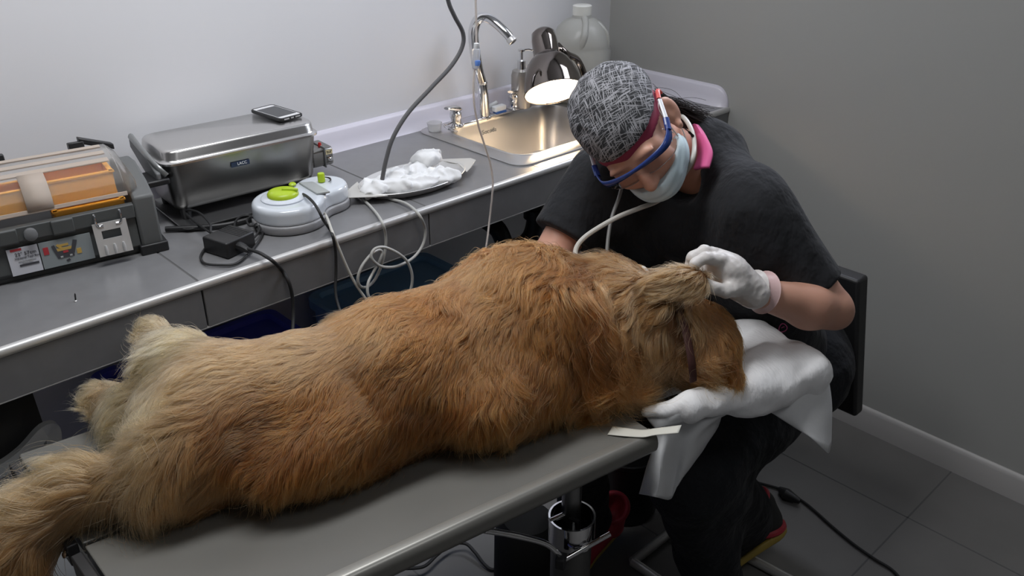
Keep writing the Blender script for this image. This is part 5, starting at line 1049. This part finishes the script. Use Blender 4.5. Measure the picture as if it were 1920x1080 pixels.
# hair tied behind
m_hair = bpy.data.materials.new('dark_brown_hair'); m_hair.use_nodes = True; nt = m_hair.node_tree
bs = nt.nodes['Principled BSDF']; bs.inputs['Base Color'].default_value = (0.018, 0.011, 0.008, 1); bs.inputs['Roughness'].default_value = 0.55; bs.inputs['Specular IOR Level'].default_value = 0.25
hr = np.random.default_rng(12); NS = 1500; npt = 12; Gs = []
HE = atd(1302, 232, 1.82)
ends = atd(1305, 262, 1.79)
for k in range(NS):
    st = hp_(hr.uniform(-0.05, 0.066), -0.082+0.008*hr.normal(), hr.uniform(-0.05, 0.0))
    en_ = HE+LF*hr.normal()*0.014+UP*hr.normal()*0.008+FW*hr.normal()*0.008
    md_ = (st+en_)/2-FW*0.016+LF*hr.normal()*0.006+UP*(0.010+abs(hr.normal())*0.006)
    if k % 6 == 0: en_ = en_+hr.normal(size=3)*0.014; md_ = md_+hr.normal(size=3)*0.010
    tt_ = np.linspace(0, 1, npt)[:, None]; c = st*(1-tt_)**2+2*md_*tt_*(1-tt_)+en_*tt_**2; ph = hr.uniform(0, 6); c = c+(LF*np.sin(ph+tt_*8)+UP*np.cos(ph+tt_*7))*0.0035*tt_
    Gs.append(c)
Gs = np.array(Gs); cu = bpy.data.hair_curves.new('hair'); cu.add_curves([npt]*NS)
cu.attributes['position'].data.foreach_set('vector', (Gs-ORG[pe_.name]).astype(np.float32).ravel())
at = cu.attributes.get('radius') or cu.attributes.new('radius', 'FLOAT', 'POINT'); at.data.foreach_set('value', np.full(NS*npt, 0.00035, np.float32))
cu.materials.append(m_hair); ho = bpy.data.objects.new('hair', cu); COL.objects.link(ho); ho.parent = pe_
# scalp hair bulk under the tied strands, following the nape
mkbody('hair_bun', [('e', hp_(0, -0.066, -0.015), (0.056, 0.036, 0.044), HA, 0), ('c', hp_(0.0, -0.075, -0.025), atd(1312, 242, 1.83), 0.036, 0.016, 0.03)], Hc-0.25, Hc+0.25, 0.004, pm('dark_hair_mass', (0.02, 0.013, 0.01), 0.6, bump=(60, 0.8, 0.004), aniso=(1, 1, 6)), pe_, 1, lambda P, d: d+0.006*(vnoise(P*60)-0.5))

# gloves
m_glove = pm('latex_glove', (0.66, 0.63, 0.61), 0.42, sss=0.05, bump=(38, 0.55, 0.003))
m_cuff = pm('pink_rolled_cuff', (0.66, 0.46, 0.45), 0.42, bump=(60, 0.3, 0.001))
fa = unit(EL-WL)
GL = [('c', atd(1413, 549, 1.614), atd(1372, 518, 1.60), 0.030, 0.036, 0), ('e', atd(1362, 504, 1.595), (0.040, 0.030, 0.040), CR @ np.array(Matrix.Rotation(-0.6, 3, 'Z')), 0.012),
 # index
 ('c', atd(1350, 487, 1.565), atd(1322, 484, 1.545), 0.0125, 0.0108, 0.006), ('c', atd(1322, 484, 1.545), atd(1303, 494, 1.540), 0.0105, 0.0095, 0.004), ('c', atd(1303, 494, 1.540), atd(1296, 512, 1.548), 0.0095, 0.008, 0.004),
 # middle
 ('c', atd(1346, 478, 1.590), atd(1320, 471, 1.570), 0.0125, 0.011, 0.006), ('c', atd(1320, 471, 1.570), atd(1298, 482, 1.565), 0.0108, 0.0098, 0.004), ('c', atd(1298, 482, 1.565), atd(1290, 504, 1.575), 0.0098, 0.008, 0.004),
 # ring
 ('c', atd(1352, 480, 1.615), atd(1334, 474, 1.610), 0.0122, 0.0105, 0.006), ('c', atd(1334, 474, 1.610), atd(1318, 488, 1.615), 0.0105, 0.0095, 0.004), ('c', atd(1318, 488, 1.615), atd(1316, 508, 1.615), 0.0095, 0.008, 0.004),
 # little
 ('c', atd(1366, 490, 1.635), atd(1350, 488, 1.640), 0.011, 0.0095, 0.006), ('c', atd(1350, 488, 1.640), atd(1340, 504, 1.640), 0.009, 0.008, 0.004),
 # thumb
 ('c', atd(1385, 538, 1.580), atd(1360, 546, 1.560), 0.017, 0.0125, 0.010), ('c', atd(1360, 546, 1.560), atd(1338, 540, 1.550), 0.0122, 0.011, 0.004), ('c', atd(1338, 540, 1.550), atd(1318, 528, 1.550), 0.011, 0.009, 0.004)]
wrk = lambda P, d: d+0.0018*(np.abs(vnoise(P*95)-0.5)*2-0.4)
gl, _, _ = mkbody('glove', GL, (1.02, 0.62, 0.84), (1.48, 0.95, 1.10), 0.0026, m_glove, pe_, 1, wrk)
def cuff(W_, ax_, r0, r1, L_, mat=m_cuff):
    n = 30; rings = []
    for t_, r in ((0.0, r0*0.94), (0.003, r0), (L_*0.5, (r0+r1)/2), (L_-0.002, r1), (L_, r1+0.002), (L_+0.002, r1), (L_-0.004, r1-0.004)):
        rings.append((t_, r))
    return MB().lathe([(r, t_) for t_, r in rings], W_, ax_, n, False, False)
cuff(atd(1402, 541, 1.617)+0.008*fa, fa, 0.031, 0.039, 0.034).build('cuff', m_cuff, gl, smooth=60)
cuff(atd(1396, 536, 1.612), fa, 0.027, 0.033, 0.026).build('cuff_fold', m_glove, gl, smooth=60)
fr_ = unit(ER-WR)
GR_ = [('c', atd(1106, 520, 1.69), atd(1140, 512, 1.66), 0.027, 0.032, 0), ('e', atd(1160, 512, 1.65), (0.040, 0.026, 0.030), CR, 0.01),
 ('c', atd(1178, 505, 1.63), atd(1204, 510, 1.61), 0.0115, 0.0105, 0.006), ('c', atd(1204, 510, 1.61), atd(1216, 524, 1.60), 0.0102, 0.0085, 0.004),
 ('c', atd(1180, 508, 1.65), atd(1206, 512, 1.63), 0.0115, 0.0105, 0.006), ('c', atd(1206, 512, 1.63), atd(1219, 528, 1.62), 0.010, 0.0085, 0.004),
 ('c', atd(1178, 514, 1.67), atd(1204, 518, 1.65), 0.011, 0.010, 0.006), ('c', atd(1204, 518, 1.65), atd(1214, 532, 1.64), 0.0095, 0.008, 0.004),
 ('c', atd(1172, 520, 1.685), atd(1192, 526, 1.67), 0.010, 0.009, 0.006), ('c', atd(1192, 526, 1.67), atd(1202, 538, 1.66), 0.0088, 0.0075, 0.004),
 ('c', atd(1150, 520, 1.63), atd(1172, 532, 1.60), 0.014, 0.0115, 0.008), ('c', atd(1172, 532, 1.60), atd(1192, 536, 1.59), 0.011, 0.009, 0.004)]
gr, _, _ = mkbody('glove', GR_, (0.95, 0.75, 0.82), (1.35, 1.15, 1.08), 0.003, m_glove, pe_, 1, wrk)
cuff(atd(1112, 520, 1.687), fr_, 0.028, 0.034, 0.034).build('cuff', m_cuff, gr, smooth=60)

# sneakers
m_snb = pm('black_mesh_shoe', (0.02, 0.02, 0.02), 0.7, bump=(400, 0.4, 0.001)); m_snr = pm('red_shoe_trim', (0.45, 0.03, 0.05), 0.5); m_sny = pm('ochre_sole', (0.42, 0.30, 0.06), 0.5)
def sneaker(heel, toe, upv, nm, um=None):
    f = unit(np.array(toe)-np.array(heel)); u = unit(np.array(upv)-f*(np.array(upv)@f)); s_ = np.cross(f, u); o = np.array(heel, float); A_ = np.stack([f, s_, u], 1)
    q = lambda a, b, c: o+f*a+s_*b+u*c
    pr_ = [('c', q(0.045, 0, 0.045), q(0.15, 0.004, 0.036), 0.040, 0.036, 0), ('e', q(0.21, 0.006, 0.026), (0.055, 0.042, 0.026), A_, 0.03), ('c', q(0.035, 0, 0.05), q(0.03, 0, 0.095), 0.036, 0.036, 0.02)]
    up_, _, _ = mkbody(nm, pr_, o-0.32, o+0.32, 0.0045, um or m_snb, pe_, 1, lambda P, d: smax(smax(d, -((P-o)@u-0.012), 0.004), -sd_cone(P, q(0.045, 0, 0.10), q(0.04, 0, 0.14), 0.030, 0.033), 0.004))
    mkbody('sole', [('c', q(0.042, 0, 0.012), q(0.15, 0.004, 0.010), 0.042, 0.038, 0), ('e', q(0.21, 0.006, 0.012), (0.058, 0.045, 0.02), A_, 0.03)], o-0.32, o+0.32, 0.0045, [m_sny], up_, 1, lambda P, d: smax(np.maximum(d, (P-o)@u-0.020), -((P-o)@u)-0.001, 0.003))
    hr_ = [q(0.044+0.040*math.cos(a), 0.040*math.sin(a), 0.028+0.01*math.cos(a)) for a in np.linspace(0.6, 2*math.pi-0.6, 26)]
    MB().tube(hr_, 0.007, 8, squash=1.3).build('heel_trim', m_snr, up_)
    cr_ = [q(0.042+0.037*math.cos(a), 0.036*math.sin(a), 0.110-0.012*math.cos(a)) for a in np.arange(28)*2*math.pi/28]
    MB().tube(cr_, 0.007, 10, closed=True).build('collar_trim', m_snr, up_)
    for k in range(4): MB().tube(spline([q(0.10+k*.022, -0.022, 0.070-k*.008), q(0.108+k*.022, 0, 0.080-k*.009), q(0.10+k*.022, 0.022, 0.070-k*.008)], 4), 0.0028, 6).build('lace', m_snr, up_)
sneaker(atz(1472, 985, 0.10), atz(1345, 1075, 0.015), (0.45, 0.1, 0.9), 'sneaker')
sneaker(atz(1150, 968, 0.06), atz(1068, 1075, 0.015), (0.35, -0.25, 1.0), 'sneaker', m_snr)

# ------------------------------------------------------------------ pale tube round the neck, drip line
m_tube = pm('pale_silicone_tube', (0.52, 0.50, 0.46), 0.4)
cable('suction_tube', [hp_(0.02, -0.105, -0.03), atd(1270, 215, 1.77), atd(1285, 224, 1.745), atd(1297, 245, 1.715), atd(1302, 272, 1.695), atd(1298, 300, 1.675), atd(1284, 326, 1.71), atd(1262, 352, 1.745), atd(1235, 376, 1.735), atd(1200, 390, 1.70), atd(1160, 406, 1.65), atd(1122, 427, 1.62), atd(1096, 445, 1.61), atd(1082, 462, 1.605), atd(1079, 478, 1.60), atd(1084, 492, 1.595), atd(1096, 508, 1.60), atd(1115, 525, 1.61)], 0.0046, m_tube, 'pale tube looped round the neck of the person and hanging to the dog', 'tube')
cable('thin_tube', [atd(1166, 350, 1.72), atd(1160, 372, 1.70), atd(1148, 405, 1.69), atd(1141, 440, 1.68), atd(1138, 480, 1.67), atd(1140, 520, 1.66)], 0.0036, pm('grey_tube', (0.16, 0.16, 0.155), 0.4), 'thin grey tube hanging straight down in front of the black scrub top', 'tube')
ydl = 1.47
iv = thing('drip_line', 'clear drip line with a drip chamber hanging in front of the sink', 'drip line', aty(893, 110, ydl))
m_ivt = pm('clear_drip_tube', (0.80, 0.74, 0.70), 0.2, trans=0.5, ior=1.2)
MB().tube(spline([(aty(892, -60, ydl)[0], ydl, 2.599), (aty(892, -60, ydl)[0], ydl, 1.9), aty(892, -60, ydl), aty(892, 0, ydl), aty(893, 40, ydl), aty(893, 92, ydl)], 6), 0.0024, 8).build('upper_tube', m_ivt, iv)
MB().tube(spline([aty(891, 128, ydl), aty(888, 160, ydl), aty(890, 200, ydl), aty(897, 235, ydl), aty(908, 270, ydl), aty(919, 305, ydl), aty(924, 340, ydl), aty(922, 375, ydl), aty(918, 410, ydl), aty(914, 445, ydl-.01), aty(908, 478, ydl-.02), aty(895, 505, ydl-.05), aty(880, 540, ydl-.1)], 6), 0.0024, 8).build('lower_tube', m_ivt, iv)
c0, c1_ = aty(893, 90, ydl), aty(891, 130, ydl); dd = unit(c1_-c0); Lc = np.linalg.norm(c1_-c0)
MB().lathe([(0.003, 0), (0.008, 0.002), (0.0095, 0.006), (0.009, Lc*.75), (0.007, Lc*.95), (0.003, Lc)], c0, dd, 18).build('drip_chamber', pm('frosted_chamber', (0.80, 0.82, 0.86), 0.25, trans=0.6, ior=1.2), iv)
MB().lathe([(0.006, Lc*.55), (0.007, Lc*.6), (0.006, Lc*.8)], c0+np.array((0, -0.006, 0)), dd, 12).build('blue_clip', pm('blue_clip_plastic', (0.12, 0.25, 0.65), 0.3), iv)
MB().lathe([(0.0, -0.012), (0.006, -0.010), (0.006, 0.0), (0.004, 0.004)], c0, dd, 14).build('chamber_cap', m_white, iv)

# ------------------------------------------------------------------ chair under the person
ch = thing('visitor_chair', 'black chair with a chrome sled base under the seated person', 'chair', (1.62, 0.95, 0))
m_vin = pm('black_vinyl', (0.012, 0.012, 0.013), 0.5, bump=(200, 0.15, 0.0006))
MB().box((1.68, 1.00, 0.385), (0.38, 0.38, 0.05)).build('seat', m_vin, ch, bevel=0.02, seg=4)
b0_, b1_ = atx(1616, 524, 1.86), atx(1611, 780, 1.86)
bk = MB(); bk.loft([[(1.845, b0_[1], b0_[2]), (1.895, b0_[1], b0_[2]), (1.895, b0_[1]+0.46, b0_[2]), (1.845, b0_[1]+0.46, b0_[2])], [(1.845, b1_[1]+0.002, b1_[2]), (1.885, b1_[1]+0.002, b1_[2]), (1.885, b1_[1]+0.46, b1_[2]), (1.845, b1_[1]+0.46, b1_[2])]])
bk.build('backrest', m_vin, ch, bevel=0.008, seg=3)
def rod(P, nm): MB().tube(spline(P, 5), 0.0125, 14).build(nm, m_chrome, ch)
q0 = atz(1186, 1053, 0.014)
fx, fy = q0[0], q0[1]
sq = lambda P, nm: MB().tube(P, 0.0125, 14).build(nm, m_alu, ch)
sq([(fx, fy, 0.0135), (1.86, fy, 0.0135)], 'base_rail'); sq([(fx, fy+0.0, 0.0135), (fx+0.0, 0.55, 0.0135)], 'front_bar')
q1 = atz(1432, 1056, 0.014); sq([(q1[0]-0.03, fy, 0.0135), (q1[0]+.02, 0.50, 0.0135)], 'cross_bar')
sq([(1.84, fy, 0.0135), (1.84, fy, 0.36)], 'rear_post'); sq([(1.84, 0.80, 0.35), (1.84, fy, 0.35)], 'seat_bar')
sq([(1.55, 0.86, 0.35), (1.55, 1.14, 0.35)], 'seat_bar')
